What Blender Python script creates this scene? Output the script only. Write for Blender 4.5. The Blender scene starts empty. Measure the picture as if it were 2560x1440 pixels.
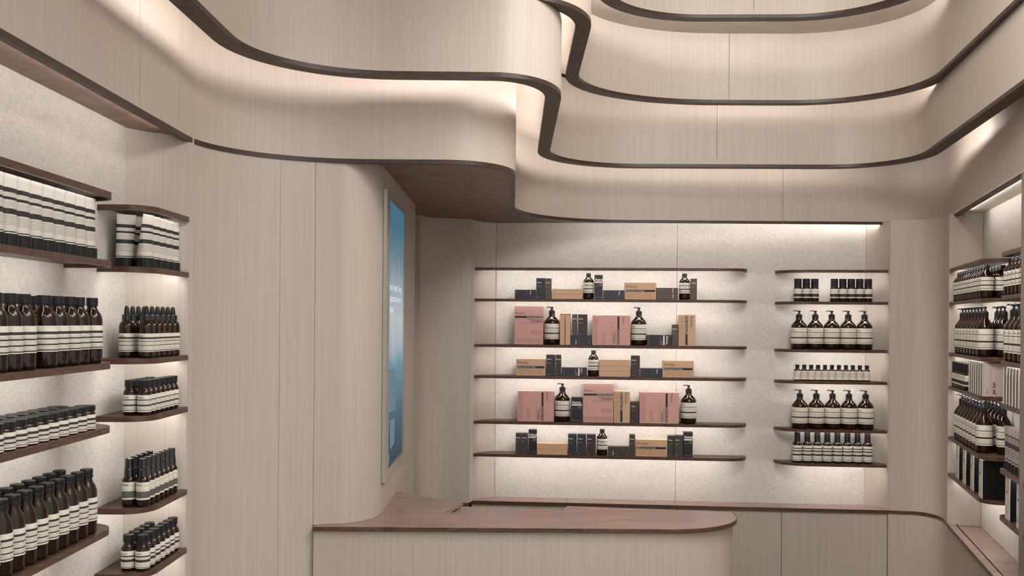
import bpy, bmesh, math, random
from mathutils import Vector, Matrix
from mathutils.geometry import tessellate_polygon

random.seed(7)
S = bpy.context.scene
C = S.collection
EYE = 1.62                      # camera height; heights below are written relative to it
F, CX, CY, ROLL = 2450.0, 1280.0, 805.0, 0.008

# ------------------------------------------------------------------ camera
cam = bpy.data.cameras.new('camera')
cam_o = bpy.data.objects.new('camera', cam)
C.objects.link(cam_o)
cam.sensor_width = 36.0
cam.lens = 36.0 * F / 2560.0
cam.shift_y = (CY - 720.0) / 2560.0
cam.clip_start = 0.02
_c, _s = math.cos(ROLL), math.sin(ROLL)
cam_o.matrix_world = Matrix(((_c, -_s, 0, 0), (0, 0, -1, 0), (_s, _c, 0, EYE), (0, 0, 0, 1)))
S.camera = cam_o

# ------------------------------------------------------------------ world, lights, exposure
w = bpy.data.worlds.new('shop_front_daylight')
S.world = w
w.use_nodes = True
w.node_tree.nodes['Background'].inputs[0].default_value = (1.0, 0.985, 0.965, 1)
w.node_tree.nodes['Background'].inputs[1].default_value = 1.04

def area(name, loc, rot, sx, sy, power, col=(1, 0.965, 0.93)):
    l = bpy.data.lights.new(name, 'AREA'); l.shape = 'RECTANGLE'
    l.size, l.size_y, l.energy, l.color = sx, sy, power, col
    o = bpy.data.objects.new(name, l); C.objects.link(o)
    o.location = loc; o.rotation_euler = rot
    return o
area('added_ceiling_fill', (0.15, 0.9, EYE + 1.22), (math.radians(18), 0, 0), 1.3, 0.5, 8)  # unseen fill light added overhead for general brightness
area('added_ceiling_fill', (0.88, 2.1, EYE + 1.60), (math.radians(12), 0, 0), 0.95, 2.6, 62)  # large unseen fill added in the upper opening to brighten counter and fascias
area('added_back_fill', (0.95, 2.3, EYE + 1.5), (math.radians(50), 0, 0), 0.9, 0.9, 37)  # unseen fill added to lift the dim back wall
LED = 46.0
COVE = 37.0
NICHE = 31.0
S.view_settings.view_transform = 'Standard'
S.view_settings.look = 'None'
S.view_settings.gamma = 1.0
S.view_settings.use_curve_mapping = False
S.view_settings.exposure = 0.0
S.cycles.max_bounces = 8
S.cycles.diffuse_bounces = 5
S.cycles.transparent_max_bounces = 8

# ------------------------------------------------------------------ pixel -> point helpers (2560x1440 frame)
def ray(px, py):
    u, v = px - CX, py - CY
    return (u * _c + v * _s, F, u * _s - v * _c)
def at_z(px, py, z):
    d = ray(px, py); t = z / d[2]
    return (d[0] * t, d[1] * t)

# ------------------------------------------------------------------ materials
MAT = {}
def srgb(r, g, b):
    f = lambda c: (c / 255 / 12.92) if c / 255 <= 0.04045 else ((c / 255 + 0.055) / 1.055) ** 2.4
    return (f(r), f(g), f(b), 1)
def new_mat(name):
    m = bpy.data.materials.new(name); m.use_nodes = True
    MAT[name] = m
    nt = m.node_tree
    return m, nt, nt.nodes['Principled BSDF']
def N(nt, t, **kw):
    n = nt.nodes.new(t)
    for k, v in kw.items():
        setattr(n, k, v)
    return n
def plain(name, col, rough=0.5, spec=0.5, metal=0.0, coat=0.0):
    m, nt, b = new_mat(name)
    b.inputs['Base Color'].default_value = col
    b.inputs['Roughness'].default_value = rough
    b.inputs['Specular IOR Level'].default_value = spec
    b.inputs['Metallic'].default_value = metal
    b.inputs['Coat Weight'].default_value = coat
    return m
def grain(name, c1, c2, rough, scale, bump=0.0, detail=6, dist=0.0, c3=None, spec=0.4):
    """streaky noise between two colours; scale is an xyz vector in object space"""
    m, nt, b = new_mat(name)
    tc = N(nt, 'ShaderNodeTexCoord'); mp = N(nt, 'ShaderNodeMapping')
    mp.inputs['Scale'].default_value = scale
    nz = N(nt, 'ShaderNodeTexNoise'); nz.inputs['Scale'].default_value = 1.0
    nz.inputs['Detail'].default_value = detail; nz.inputs['Roughness'].default_value = 0.62
    nz.inputs['Distortion'].default_value = dist
    cr = N(nt, 'ShaderNodeValToRGB')
    cr.color_ramp.elements[0].position = 0.34; cr.color_ramp.elements[0].color = c1
    cr.color_ramp.elements[1].position = 0.68; cr.color_ramp.elements[1].color = c2
    L = nt.links.new
    L(tc.outputs['Object'], mp.inputs[0]); L(mp.outputs[0], nz.inputs['Vector'])
    L(nz.outputs['Fac'], cr.inputs[0])
    out = cr.outputs[0]
    if c3:
        n2 = N(nt, 'ShaderNodeTexNoise'); n2.inputs['Scale'].default_value = 2.2
        n2.inputs['Detail'].default_value = 3
        L(tc.outputs['Object'], n2.inputs['Vector'])
        mx = N(nt, 'ShaderNodeMix', data_type='RGBA'); mr = N(nt, 'ShaderNodeMapRange')
        mr.inputs[1].default_value = 0.45; mr.inputs[2].default_value = 0.75; mr.inputs[4].default_value = 0.55
        L(n2.outputs['Fac'], mr.inputs[0]); L(mr.outputs[0], mx.inputs[0])
        L(out, mx.inputs[6]); mx.inputs[7].default_value = c3
        out = mx.outputs[2]
    L(out, b.inputs['Base Color'])
    b.inputs['Roughness'].default_value = rough
    b.inputs['Specular IOR Level'].default_value = spec
    if bump:
        bp = N(nt, 'ShaderNodeBump'); bp.inputs['Strength'].default_value = bump
        bp.inputs['Distance'].default_value = 0.002
        L(nz.outputs['Fac'], bp.inputs['Height']); L(bp.outputs[0], b.inputs['Normal'])
    return m

grain('pale_wood', srgb(174, 164, 153), srgb(186, 176, 165), 0.5, (210, 210, 2.0), 0.03, 7, 0.3, srgb(176, 162, 152))
grain('dark_wood', srgb(62, 43, 35), srgb(100, 72, 58), 0.38, (30, 30, 160), 0.08, 6, 0.4)
grain('trim_wood', srgb(44, 32, 26), srgb(70, 51, 42), 0.42, (30, 30, 160), 0.08, 6, 0.4)
grain('soffit_wood', srgb(108, 82, 70), srgb(148, 118, 103), 0.42, (14, 14, 14), 0.06, 6, 1.2)
grain('counter_wood', srgb(128, 107, 98), srgb(166, 140, 128), 0.3, (5, 22, 20), 0.05, 6, 1.0, srgb(142, 128, 122))
grain('floor_stone', srgb(120, 108, 98), srgb(140, 128, 118), 0.5, (6, 6, 6))
grain('plaster', srgb(205, 195, 184), srgb(214, 204, 194), 0.8, (8, 8, 8))

def fabric():
    m, nt, b = new_mat('woven_fabric')
    L = nt.links.new
    tc = N(nt, 'ShaderNodeTexCoord')
    outs = []
    for sc in ((520, 520, 60), (60, 60, 520), (9, 9, 9)):
        mp = N(nt, 'ShaderNodeMapping'); mp.inputs['Scale'].default_value = sc
        nz = N(nt, 'ShaderNodeTexNoise'); nz.inputs['Scale'].default_value = 1; nz.inputs['Detail'].default_value = 3
        L(tc.outputs['Object'], mp.inputs[0]); L(mp.outputs[0], nz.inputs['Vector']); outs.append(nz.outputs['Fac'])
    a1 = N(nt, 'ShaderNodeMath', operation='ADD'); a2 = N(nt, 'ShaderNodeMath', operation='MULTIPLY_ADD')
    L(outs[0], a1.inputs[0]); L(outs[1], a1.inputs[1])
    L(outs[2], a2.inputs[0]); a2.inputs[1].default_value = 0.3; L(a1.outputs[0], a2.inputs[2])
    cr = N(nt, 'ShaderNodeValToRGB')
    cr.color_ramp.elements[0].position = 0.85; cr.color_ramp.elements[0].color = srgb(184, 178, 171)
    cr.color_ramp.elements[1].position = 1.0; cr.color_ramp.elements[1].color = srgb(208, 202, 195)
    mr = N(nt, 'ShaderNodeMapRange'); mr.inputs[1].default_value = 0.6; mr.inputs[2].default_value = 1.7
    L(a2.outputs[0], mr.inputs[0])
    cr.color_ramp.elements[0].position = 0.3; cr.color_ramp.elements[1].position = 0.72
    L(mr.outputs[0], cr.inputs[0]); L(cr.outputs[0], b.inputs['Base Color'])
    b.inputs['Roughness'].default_value = 0.95; b.inputs['Specular IOR Level'].default_value = 0.1
    bp = N(nt, 'ShaderNodeBump'); bp.inputs['Strength'].default_value = 0.15; bp.inputs['Distance'].default_value = 0.001
    L(a1.outputs[0], bp.inputs['Height']); L(bp.outputs[0], b.inputs['Normal'])
fabric()

def emit(name, col, s):
    m = bpy.data.materials.new(name); m.use_nodes = True; MAT[name] = m
    nt = m.node_tree; nt.nodes.clear()
    e = N(nt, 'ShaderNodeEmission'); o = N(nt, 'ShaderNodeOutputMaterial')
    e.inputs[0].default_value = col; e.inputs[1].default_value = s
    nt.links.new(e.outputs[0], o.inputs[0])
emit('led', (1.0, 0.94, 0.89, 1), LED)
emit('led_niche', (1.0, 0.94, 0.89, 1), NICHE)
emit('led_top', (1.0, 0.94, 0.89, 1), COVE * 1.6)
emit('led_side', (1.0, 0.94, 0.89, 1), LED * 0.8)
emit('led_dim', (1.0, 0.94, 0.89, 1), LED * 0.13)
emit('led_niche_left', (1.0, 0.94, 0.89, 1), NICHE * 0.7)
emit('led_cove', (1.0, 0.92, 0.87, 1), COVE)

def glass(name, body, edge):
    m, nt, b = new_mat(name)
    b.inputs['Base Color'].default_value = body
    b.inputs['Roughness'].default_value = 0.06
    b.inputs['Transmission Weight'].default_value = 0.4
    b.inputs['IOR'].default_value = 1.44
glass('amber_glass', srgb(44, 25, 14), None)
plain('black_cap', srgb(20, 18, 19), 0.42, spec=0.35)
plain('black_gloss', srgb(22, 20, 21), 0.16, coat=0.3)
plain('grey_metal', srgb(150, 140, 134), 0.35, metal=0.6)
plain('hole_black', srgb(8, 7, 7), 0.7)
plain('frame_metal', srgb(158, 152, 144), 0.35, metal=0.3)
plain('jet_card', srgb(14, 12, 12), 0.6, spec=0.2)
plain('ink', srgb(40, 36, 36), 0.6)
plain('ink_soft', srgb(96, 72, 62), 0.6)
plain('ink_white', srgb(236, 228, 222), 0.6)
plain('ink_grey', srgb(150, 138, 132), 0.6)
plain('band_black', srgb(42, 35, 37), 0.55)
plain('band_white', srgb(232, 224, 216), 0.55)
plain('pink_card', srgb(207, 160, 151), 0.55)
plain('tan_card', srgb(206, 169, 138), 0.55)
plain('navy_card', srgb(46, 47, 56), 0.5)
plain('brown_card', srgb(84, 68, 62), 0.5)
plain('darkbrown_card', srgb(58, 47, 46), 0.5)
plain('olive_card', srgb(62, 58, 52), 0.5)
plain('black_card', srgb(34, 31, 36), 0.45)
plain('white_card', srgb(222, 220, 212), 0.6)
plain('beige_card', srgb(190, 176, 164), 0.6)
plain('umber_card', srgb(66, 52, 46), 0.55)
plain('tube_white', srgb(226, 221, 210), 0.3, coat=0.2)
plain('tube_grey', srgb(150, 140, 138), 0.32, metal=0.4)
plain('seal_dark', srgb(40, 33, 30), 0.8)

def label_mat(name, bands, prints=(), paper=srgb(226, 220, 206), dark=srgb(50, 46, 45)):
    """paper label: dark bands [(v0,v1)], rows of fine print in [(v0,v1,rows)], v runs bottom to top on the UV map"""
    m, nt, b = new_mat(name)
    L = nt.links.new
    uv = N(nt, 'ShaderNodeUVMap'); sep = N(nt, 'ShaderNodeSeparateXYZ')
    L(uv.outputs[0], sep.inputs[0])
    v = sep.outputs[1]
    def inside(a, c):
        g = N(nt, 'ShaderNodeMath', operation='GREATER_THAN'); g.inputs[1].default_value = a; L(v, g.inputs[0])
        l = N(nt, 'ShaderNodeMath', operation='LESS_THAN'); l.inputs[1].default_value = c; L(v, l.inputs[0])
        p = N(nt, 'ShaderNodeMath', operation='MULTIPLY'); L(g.outputs[0], p.inputs[0]); L(l.outputs[0], p.inputs[1])
        return p.outputs[0]
    tot = None
    def add(o, k):
        nonlocal tot
        q = N(nt, 'ShaderNodeMath', operation='MULTIPLY'); q.inputs[1].default_value = k; L(o, q.inputs[0])
        if tot is None: tot = q.outputs[0]
        else:
            s = N(nt, 'ShaderNodeMath', operation='MAXIMUM'); L(tot, s.inputs[0]); L(q.outputs[0], s.inputs[1]); tot = s.outputs[0]
    for a, c in bands: add(inside(a, c), 1.0)
    for a, c, rows in prints:
        fr = N(nt, 'ShaderNodeMath', operation='MULTIPLY'); fr.inputs[1].default_value = rows / (c - a); L(v, fr.inputs[0])
        ft = N(nt, 'ShaderNodeMath', operation='FRACT'); L(fr.outputs[0], ft.inputs[0])
        lt = N(nt, 'ShaderNodeMath', operation='LESS_THAN'); lt.inputs[1].default_value = 0.5; L(ft.outputs[0], lt.inputs[0])
        fl = N(nt, 'ShaderNodeMath', operation='FLOOR'); L(fr.outputs[0], fl.inputs[0])
        cb = N(nt, 'ShaderNodeCombineXYZ'); us = N(nt, 'ShaderNodeMath', operation='MULTIPLY'); us.inputs[1].default_value = 46
        L(sep.outputs[0], us.inputs[0]); L(us.outputs[0], cb.inputs[0])
        fm = N(nt, 'ShaderNodeMath', operation='MULTIPLY'); fm.inputs[1].default_value = 7.3; L(fl.outputs[0], fm.inputs[0]); L(fm.outputs[0], cb.inputs[1])
        nz = N(nt, 'ShaderNodeTexNoise'); nz.inputs['Scale'].default_value = 1.0; nz.inputs['Detail'].default_value = 1; L(cb.outputs[0], nz.inputs['Vector'])
        gt = N(nt, 'ShaderNodeMath', operation='GREATER_THAN'); gt.inputs[1].default_value = 0.44; L(nz.outputs['Fac'], gt.inputs[0])
        p = N(nt, 'ShaderNodeMath', operation='MULTIPLY'); L(lt.outputs[0], p.inputs[0]); L(gt.outputs[0], p.inputs[1])
        p2 = N(nt, 'ShaderNodeMath', operation='MULTIPLY'); L(p.outputs[0], p2.inputs[0]); L(inside(a, c), p2.inputs[1])
        add(p2.outputs[0], 0.5)
    mx = N(nt, 'ShaderNodeMix', data_type='RGBA')
    mx.inputs[6].default_value = paper; mx.inputs[7].default_value = dark
    L(tot, mx.inputs[0]); L(mx.outputs[2], b.inputs['Base Color'])
    b.inputs['Roughness'].default_value = 0.6
    return m
label_mat('label_pump', [(0.70, 0.735), (0.33, 0.42), (0.06, 0.09)], [(0.46, 0.64, 4), (0.12, 0.29, 4)])
label_mat('label_flip', [(0.70, 0.76), (0.34, 0.44), (0.10, 0.14)], [(0.5, 0.66, 3), (0.17, 0.3, 3)])
label_mat('label_toner', [(0.67, 0.78), (0.47, 0.53), (0.25, 0.31), (0.04, 0.09)], [(0.55, 0.65, 2), (0.33, 0.45, 3), (0.11, 0.23, 3)])
label_mat('label_shampoo', [(0.71, 0.80), (0.49, 0.54), (0.26, 0.31), (0.06, 0.10)], [(0.56, 0.69, 3), (0.33, 0.47, 3), (0.12, 0.24, 3)])
label_mat('label_jar', [(0.60, 0.76), (0.33, 0.43), (0.08, 0.13)], [(0.45, 0.58, 3), (0.15, 0.31, 3)])
label_mat('label_dropper', [(0.70, 0.80), (0.55, 0.59), (0.33, 0.37), (0.04, 0.08)], [(0.61, 0.68, 2), (0.39, 0.53, 4), (0.1, 0.31, 6)])
label_mat('label_wide', [(0.68, 0.74), (0.34, 0.44), (0.07, 0.11)], [(0.46, 0.66, 4), (0.14, 0.3, 3)])
label_mat('label_spray', [(0.10, 0.48)], [(0.55, 0.62, 1), (0.76, 0.86, 2)], dark=srgb(92, 90, 88))
label_mat('label_small', [(0.66, 0.74), (0.36, 0.52), (0.04, 0.08)], [(0.55, 0.64, 2), (0.12, 0.32, 4)])
label_mat('label_roll', [(0.12, 0.46)], [(0.55, 0.82, 5)])
label_mat('label_mini', [], [(0.25, 0.85, 9)])
label_mat('label_tall', [(0.78, 0.84), (0.60, 0.68), (0.34, 0.45), (0.06, 0.09)], [(0.48, 0.58, 3), (0.12, 0.3, 4)])
label_mat('label_tube', [(0.69, 0.77), (0.565, 0.615), (0.325, 0.42), (0.02, 0.04)], [(0.44, 0.55, 5), (0.63, 0.68, 2), (0.14, 0.31, 6)],
          paper=srgb(212, 207, 197), dark=srgb(38, 35, 35))
label_mat('label_tube_grey', [(0.72, 0.76), (0.42, 0.56), (0.05, 0.08)], [(0.2, 0.4, 5), (0.58, 0.7, 4)],
          paper=srgb(160, 150, 147), dark=srgb(62, 54, 54))
label_mat('print_pink', [], [(0.0, 1.0, 9)], paper=srgb(207, 160, 151), dark=srgb(120, 66, 60))
label_mat('print_tan', [], [(0.0, 1.0, 8)], paper=srgb(206, 169, 138), dark=srgb(120, 84, 60))

def screen_mat():
    m = bpy.data.materials.new('screen_picture'); m.use_nodes = True; MAT['screen_picture'] = m
    nt = m.node_tree; nt.nodes.clear(); L = nt.links.new
    o = N(nt, 'ShaderNodeOutputMaterial'); e = N(nt, 'ShaderNodeEmission'); g = N(nt, 'ShaderNodeBsdfGlossy')
    g.inputs['Roughness'].default_value = 0.08; g.inputs[0].default_value = (0.05, 0.05, 0.05, 1)
    ad = N(nt, 'ShaderNodeAddShader')
    uv = N(nt, 'ShaderNodeUVMap'); sp = N(nt, 'ShaderNodeSeparateXYZ'); L(uv.outputs[0], sp.inputs[0])
    mp = N(nt, 'ShaderNodeMapping'); mp.inputs['Scale'].default_value = (3, 1.6, 1); L(uv.outputs[0], mp.inputs[0])
    nz = N(nt, 'ShaderNodeTexNoise'); nz.inputs['Scale'].default_value = 2.0; nz.inputs['Detail'].default_value = 5; L(mp.outputs[0], nz.inputs['Vector'])
    ma = N(nt, 'ShaderNodeMath', operation='MULTIPLY_ADD'); L(nz.outputs['Fac'], ma.inputs[0]); ma.inputs[1].default_value = 0.12
    ms = N(nt, 'ShaderNodeMath', operation='SUBTRACT'); L(sp.outputs[1], ms.inputs[0]); ms.inputs[1].default_value = 0.06; L(ms.outputs[0], ma.inputs[2])
    cr = N(nt, 'ShaderNodeValToRGB'); L(ma.outputs[0], cr.inputs[0])
    el = cr.color_ramp.elements
    el[0].position = 0.0; el[0].color = srgb(66, 80, 86)
    el[1].position = 1.0; el[1].color = srgb(78, 122, 144)
    for p, c in ((0.18, srgb(84, 112, 126)), (0.30, srgb(106, 142, 160)), (0.37, srgb(122, 158, 176)), (0.44, srgb(178, 194, 202)), (0.56, srgb(204, 208, 210)), (0.68, srgb(172, 184, 192)), (0.8, srgb(116, 146, 160)), (0.92, srgb(78, 122, 144))):
        x = el.new(p); x.color = c
    L(cr.outputs[0], e.inputs[0]); e.inputs[1].default_value = 0.78
    L(e.outputs[0], ad.inputs[0]); L(g.outputs[0], ad.inputs[1]); L(ad.outputs[0], o.inputs[0])
screen_mat()
emit('screen_text', srgb(214, 232, 236), 1.1)
emit('screen_figure', srgb(120, 140, 152), 0.8)

# ------------------------------------------------------------------ mesh and object helpers
def mk(name, verts, faces, mat, smooth=0.0, uvs=None):
    me = bpy.data.meshes.new(name)
    me.from_pydata(verts, [], faces)
    if uvs:
        lay = me.uv_layers.new(name='UVMap')
        for p in me.polygons:
            for li in p.loop_indices:
                lay.data[li].uv = uvs[me.loops[li].vertex_index]
    me.materials.append(MAT[mat])
    bm = bmesh.new(); bm.from_mesh(me)
    bmesh.ops.recalc_face_normals(bm, faces=bm.faces)
    bm.to_mesh(me); bm.free()
    if smooth:
        me.polygons.foreach_set('use_smooth', [True] * len(me.polygons))
        me.set_sharp_from_angle(angle=math.radians(smooth))
    me.update()
    return me
def ob(name, me, parent=None, loc=None, rotz=0.0):
    o = bpy.data.objects.new(name, me); C.objects.link(o)
    if parent: o.parent = parent
    if loc: o.location = loc
    if rotz: o.rotation_euler.z = rotz
    return o
def tag(o, label, cat, group=None, kind=None):
    o['label'] = label; o['category'] = cat
    if group: o['group'] = group
    if kind: o['kind'] = kind
    return o
def thing(name, label, cat, loc=(0, 0, 0), rotz=0.0, group=None, kind=None):
    return tag(ob(name, None, None, loc, rotz), label, cat, group, kind)
def join(*parts):
    v, f = [], []
    for pv, pf in parts:
        n = len(v); v += pv; f += [tuple(i + n for i in q) for q in pf]
    return v, f
def box(x0, x1, y0, y1, z0, z1):
    v = [(x, y, z) for z in (z0, z1) for y in (y0, y1) for x in (x0, x1)]
    return v, [(0, 2, 3, 1), (4, 5, 7, 6), (0, 1, 5, 4), (2, 6, 7, 3), (0, 4, 6, 2), (1, 3, 7, 5)]
def bevel_box(x0, x1, y0, y1, z0, z1, r):
    """box with small chamfers on all edges"""
    bm = bmesh.new(); v, f = box(x0, x1, y0, y1, z0, z1)
    vs = [bm.verts.new(p) for p in v]
    for q in f: bm.faces.new([vs[i] for i in q])
    bmesh.ops.bevel(bm, geom=bm.edges[:] + bm.verts[:], offset=r, segments=1, affect='EDGES')
    bm.verts.index_update()
    vv = [tuple(p.co) for p in bm.verts]; ff = [tuple(p.index for p in q.verts) for q in bm.faces]
    bm.free(); return vv, ff
def lathe(prof, seg=28, ridge=0.0):
    v, f, rings = [], [], []
    for r, z in prof:
        if r < 1e-6:
            v.append((0, 0, z)); rings.append([len(v) - 1])
        else:
            rg = []
            for i in range(seg):
                a = 2 * math.pi * i / seg
                rr = r * (1 - ridge * (i % 2))
                v.append((rr * math.cos(a), rr * math.sin(a), z)); rg.append(len(v) - 1)
            rings.append(rg)
    for a, b in zip(rings, rings[1:]):
        for i in range(seg):
            j = (i + 1) % seg
            if len(a) == 1 and len(b) == 1: continue
            if len(a) == 1: f.append((a[0], b[j], b[i]))
            elif len(b) == 1: f.append((a[i], a[j], b[0]))
            else: f.append((a[i], a[j], b[j], b[i]))
    return v, f
def arc(r, z0, z1, half, seg=20, th=0.0004):
    """label sheet wrapped round a bottle, centred on -Y; UV u left to right, v bottom to top"""
    v, f, uv = [], [], []
    for rr in (r + 0.0001, r + 0.0001 + th):
        for i in range(seg + 1):
            t = i / seg; a = -math.pi / 2 + math.radians(-half + 2 * half * t)
            for z, q in ((z0, 0), (z1, 1)):
                v.append((rr * math.cos(a), rr * math.sin(a), z)); uv.append((t, q))
    n = 2 * (seg + 1)
    for i in range(seg):
        k = 2 * i
        f.append((n + k, n + k + 2, n + k + 3, n + k + 1)); f.append((k, k + 1, k + 3, k + 2))
        f.append((k + 1, n + k + 1, n + k + 3, k + 3)); f.append((k, k + 2, n + k + 2, n + k))
    f.append((0, n, n + 1, 1)); k = 2 * seg; f.append((k, k + 1, n + k + 1, n + k))
    return v, f, uv
def tube_between(p, q, r0, r1, seg=10):
    p, q = Vector(p), Vector(q); d = (q - p).normalized()
    u = d.orthogonal().normalized(); w_ = d.cross(u)
    v, f = [], []
    for c, r in ((p, r0), (q, r1)):
        for i in range(seg):
            a = 2 * math.pi * i / seg
            v.append(tuple(c + u * (r * math.cos(a)) + w_ * (r * math.sin(a))))
    for i in range(seg):
        j = (i + 1) % seg; f.append((i, j, seg + j, seg + i))
    f.append(tuple(range(seg - 1, -1, -1))); f.append(tuple(range(seg, 2 * seg)))
    return v, f

_txt = {}
def text_geo(s, size, align='LEFT', bold=0.0):
    """flat lettering as verts and faces in the XY plane"""
    key = (s, size, align, bold)
    if key not in _txt:
        cu = bpy.data.curves.new('t', 'FONT'); cu.body = s; cu.size = size; cu.align_x = align
        cu.resolution_u = 2; cu.offset = bold
        o = bpy.data.objects.new('t', cu); C.objects.link(o)
        bpy.context.view_layer.update()
        dg = bpy.context.evaluated_depsgraph_get()
        me = bpy.data.meshes.new_from_object(o.evaluated_get(dg))
        _txt[key] = ([tuple(v.co) for v in me.vertices], [tuple(p.vertices) for p in me.polygons])
        bpy.data.objects.remove(o); bpy.data.curves.remove(cu); bpy.data.meshes.remove(me)
    return _txt[key]
def text_on_cyl(s, size, r, z, a0):
    v, f = text_geo(s, size)
    rr = r + 0.0008
    return [(rr * math.cos(math.radians(a0) - math.pi / 2 + x / rr), rr * math.sin(math.radians(a0) - math.pi / 2 + x / rr), z + y) for x, y, _ in v], f
def text_front(s, size, x, z, y, align='LEFT', bold=0.0, turn=0):
    """lettering on a carton face looking to -Y; turn=-90 reads top to bottom, 90 bottom to top"""
    v, f = text_geo(s, size, align, bold)
    t = math.radians(turn); ct, st = math.cos(t), math.sin(t)
    return [(x + a * ct - b * st, y, z + a * st + b * ct) for a, b, _ in v], f

# ---- plan paths
def path(*nodes, n=14):
    """nodes (x,y) or rounded corners (x,y,a,b): a before, b after the corner"""
    out = []
    for i, p in enumerate(nodes):
        if len(p) == 2: out.append((p[0], p[1])); continue
        x, y, a, b = p
        P = Vector((x, y)); A = Vector(nodes[i - 1][:2]); B = Vector(nodes[i + 1][:2])
        s = P + (A - P).normalized() * a; e = P + (B - P).normalized() * b
        h1 = s + (P - s) * 0.5523; h2 = e + (P - e) * 0.5523
        for k in range(n + 1):
            t = k / n
            q = s * (1 - t) ** 3 + h1 * 3 * t * (1 - t) ** 2 + h2 * 3 * t * t * (1 - t) + e * t ** 3
            out.append((q.x, q.y))
    return out
def offset(p, d):
    """shift a plan path by d to its left hand side (behind, seen from the room)"""
    out = []
    for i in range(len(p)):
        a = Vector(p[max(i - 1, 0)]); b = Vector(p[i]); c = Vector(p[min(i + 1, len(p) - 1)])
        n = Vector((0, 0)); k = 0
        for s, e in ((a, b), (b, c)):
            if (e - s).length > 1e-7:
                t = (e - s).normalized(); n += Vector((-t.y, t.x)); k += 1
        n = n / k; l = max(n.length, 0.4); n = n / (l * l)
        out.append((b.x + n.x * d, b.y + n.y * d))
    return out
def cut(p, marks, gap=0.0008):
    """split a path at the points nearest to the marks, leaving narrow joints"""
    L = [0.0]
    for a, b in zip(p, p[1:]): L.append(L[-1] + math.dist(a, b))
    def at(s):
        for i in range(len(p) - 1):
            if s <= L[i + 1]:
                t = (s - L[i]) / max(L[i + 1] - L[i], 1e-9)
                return (p[i][0] + (p[i + 1][0] - p[i][0]) * t, p[i][1] + (p[i + 1][1] - p[i][1]) * t)
        return p[-1]
    ss = []
    for m in marks:
        best = (9, 0)
        for i in range(len(p) - 1):
            a, b = Vector(p[i]), Vector(p[i + 1]); d = b - a
            if d.length < 1e-9: continue
            t = min(1, max(0, (Vector(m) - a).dot(d) / d.length_squared))
            best = min(best, ((a + d * t - Vector(m)).length, L[i] + t * d.length))
        ss.append(best[1])
    ss = [0.0] + sorted(ss) + [L[-1]]
    out = []
    for k in range(len(ss) - 1):
        s0 = ss[k] + (gap if k else 0); s1 = ss[k + 1] - (gap if k < len(ss) - 2 else 0)
        out.append([at(s0)] + [q for q, l in zip(p, L) if s0 + 1e-4 < l < s1 - 1e-4] + [at(s1)])
    return out
def sheet(p, z0, z1, th):
    """solid strip standing on a plan path, th thick to its left; heights relative to eye"""
    q = offset(p, th); v, f = [], []
    for (a, b), (c, d) in zip(p, q):
        v += [(a, b, EYE + z0), (a, b, EYE + z1), (c, d, EYE + z1), (c, d, EYE + z0)]
    for i in range(len(p) - 1):
        k = 4 * i
        for j in range(4):
            j2 = (j + 1) % 4
            f.append((k + j, k + j2, k + 4 + j2, k + 4 + j))
    f.append((0, 3, 2, 1)); k = 4 * (len(p) - 1); f.append((k, k + 1, k + 2, k + 3))
    return v, f
def ribbon(p, z0, z1):
    v, f = [], []
    for a, b in p: v += [(a, b, EYE + z0), (a, b, EYE + z1)]
    for i in range(len(p) - 1): f.append((2 * i, 2 * i + 2, 2 * i + 3, 2 * i + 1))
    return v, f
def tilt(p, d0, z0, d1, z1):
    """strip leaning back: from offset d0 at height z0 to offset d1 at height z1"""
    v, f = [], []
    for (a, b), (c, d) in zip(offset(p, d0), offset(p, d1)): v += [(a, b, EYE + z0), (c, d, EYE + z1)]
    for i in range(len(p) - 1): f.append((2 * i, 2 * i + 2, 2 * i + 3, 2 * i + 1))
    return v, f
def prism(poly, z0, z1):
    n = len(poly)
    v = [(a, b, EYE + z0) for a, b in poly] + [(a, b, EYE + z1) for a, b in poly]
    tris = tessellate_polygon([[Vector((a, b, 0)) for a, b in poly]])
    f = [tuple(t) for t in tris] + [tuple(n + k for k in t[::-1]) for t in tris]
    for i in range(n):
        j = (i + 1) % n; f.append((i, j, n + j, n + i))
    return v, f
def G(name, geo, mat, parent=None, smooth=35.0):
    return ob(name, mk(name, geo[0], geo[1], mat, smooth), parent)

# ------------------------------------------------------------------ heights (relative to eye)
H1, H2, H3, H4, HC = 0.474, 0.70, 0.94, 1.20, 1.235
HL, HK = -0.862, -0.612          # perimeter ledge, counter top
FLOOR = -EYE

# ------------------------------------------------------------------ plan of the room
def yfab(x): return 4.83 - 0.084 * x
def yfr(x): return yfab(x) - 0.119          # shelf fronts on the back wall
def xface(y): return 1.906 + 0.2644 * (y - 4.278)   # right wall face line
def xfabr(y): return 2.017 + 0.2644 * (y - 4.20)
XL = -0.988
T1 = path((-0.863, 0.25), (-0.863, 2.95, 0.36, 0.42), (0.008, 2.95, 0.21, 0.25), (0.008, 4.635, 0.54, 0.52), (2.018, 4.625, 0.24, 0.28), (1.205, 1.60))
T2 = path((-0.735, 0.25), (-0.700, 2.79, 0.34, 0.36), (0.148, 2.80, 0.21, 0.27), (0.15, 4.40, 0.38, 0.42), (1.752, 4.36, 0.36, 0.38), (1.246, 1.60))
T3 = path((-0.60, 0.25), (-0.58, 2.80, 0.34, 0.36), (0.244, 2.84, 0.28, 0.29), (0.246, 4.18, 0.46, 0.62), (1.677, 4.16, 0.52, 0.50), (1.25, 1.60))
T4 = path((0.33, 0.25), (0.34, 3.86, 0.36, 0.40), (1.53, 3.82, 0.46, 0.50), (1.16, 1.60))

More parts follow.
